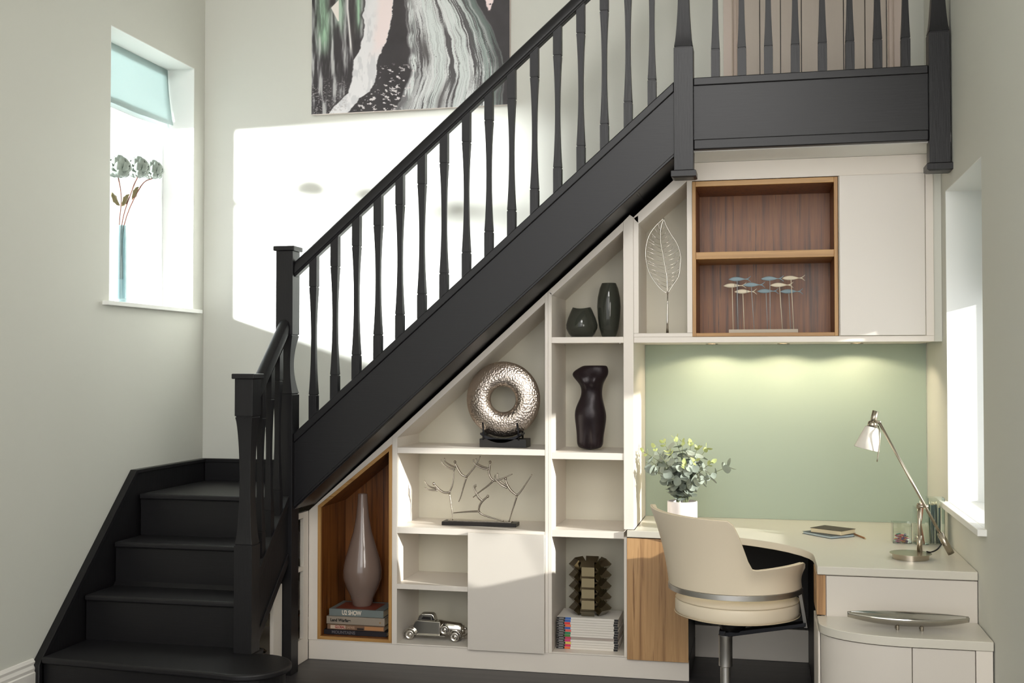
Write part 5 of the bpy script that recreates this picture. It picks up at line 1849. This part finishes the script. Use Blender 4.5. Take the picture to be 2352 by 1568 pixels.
# seat cushion: rounded pad
bm = bmesh.new()
seg = 56
rows = []
sx_, sy_ = CX + 0.008, CY - 0.005
for dr, z in ((0.262, 0.449), (0.272, 0.455), (0.276, 0.47), (0.276, 0.505), (0.270, 0.522), (0.255, 0.534), (0.215, 0.541), (0.12, 0.538), (0.04, 0.536)):
    row = []
    for k in range(seg):
        a = 2 * PI * k / seg
        # slightly squared towards the front (44 degrees)
        fr = math.cos(a - rad(AC + 180))
        rr = dr * (1 + 0.045 * max(0, fr) ** 2 * math.cos(2 * (a - rad(AC + 180))) * 0.6 + 0.02 * abs(math.sin(2 * (a - rad(AC + 180)))))
        row.append(bm.verts.new((sx_ + rr * math.cos(a), sy_ + rr * math.sin(a), z)))
    rows.append(row)
for a, b in zip(rows[:-1], rows[1:]):
    for k in range(seg):
        bm.faces.new((a[k], a[(k + 1) % seg], b[(k + 1) % seg], b[k]))
bm.faces.new(rows[0])
bm.faces.new(list(reversed(rows[-1])))
build('seat', bm, M['leather'], t, smooth=True)
for zz, rr in ((0.4555, 0.2765), (0.520, 0.2725)):
    T('piping', [(sx_ + rr * math.cos(2 * PI * k / 60) * (1 + 0.02 * abs(math.sin(2 * (2 * PI * k / 60 - rad(AC + 180))))), sy_ + rr * math.sin(2 * PI * k / 60) * (1 + 0.02 * abs(math.sin(2 * (2 * PI * k / 60 - rad(AC + 180))))), zz) for k in range(61)], 0.0026, M['piping'], t, 6)
# brackets from the ends of the rim down under the seat, and the spokes to the column
for s_ in (-1, 1):
    a = rad(AC + s_ * (HS - 3))
    ra = Vector((math.cos(a), math.sin(a), 0))
    ta = Vector((-math.sin(a), math.cos(a), 0)) * s_
    P1 = Vector((CX, CY, 0)) + ra * 0.292
    bm = bmesh.new()
    top_c = [P1 + ra * e + ta * w_ + Vector((0, 0, 0.585)) for e, w_ in ((0.010, -0.022), (0.010, 0.014), (-0.006, 0.014), (-0.006, -0.022))]
    bot_c = [P1 + ra * (e + 0.022) + ta * (w_ + 0.035) + Vector((0, 0, 0.405)) for e, w_ in ((0.010, -0.020), (0.010, 0.012), (-0.006, 0.012), (-0.006, -0.020))]
    A1 = [bm.verts.new(p) for p in top_c]
    C1 = [bm.verts.new(p) for p in bot_c]
    for j in range(4):
        bm.faces.new((A1[j], A1[(j + 1) % 4], C1[(j + 1) % 4], C1[j]))
    bm.faces.new(A1)
    bm.faces.new(C1)
    build('bracket', bm, M['steel'], t, bevel=0.001)
    q1 = P1 + ra * 0.022 + ta * 0.03 + Vector((0, 0, 0.412))
    cc = Vector((2.236, -0.44, 0.362))
    bm = bmesh.new()
    d_ = (cc - q1)
    n_ = Vector((-d_.y, d_.x, 0)).normalized()
    A1 = [bm.verts.new(q1 + n_ * w_ + Vector((0, 0, h_))) for w_, h_ in ((-0.03, 0.018), (0.03, 0.018), (0.03, 0.0), (-0.03, 0.0))]
    C1 = [bm.verts.new(cc + n_ * w_ + Vector((0, 0, h_))) for w_, h_ in ((-0.03, 0.0), (0.03, 0.0), (0.03, -0.022), (-0.03, -0.022))]
    for j in range(4):
        bm.faces.new((A1[j], A1[(j + 1) % 4], C1[(j + 1) % 4], C1[j]))
    bm.faces.new(A1)
    bm.faces.new(C1)
    build('spoke', bm, M['darkmetal'], t, bevel=0.003)
T('seat_mount', [(2.262, -0.44, 0.37), (2.27, -0.44, 0.449)], [0.05, 0.10], M['darkmetal'], t, 24)
L('column', [(0, 0.02), (0.024, 0.02), (0.024, 0.20), (0.031, 0.205), (0.031, 0.338), (0.033, 0.340), (0.033, 0.346), (0, 0.346)], 2.236, -0.44, M['steel'], t, seg=32)
L('foot_disc', [(0, 0.001), (0.24, 0.001), (0.24, 0.006), (0.22, 0.012), (0.05, 0.02), (0, 0.022)], 2.236, -0.44, M['steel'], t, seg=48)
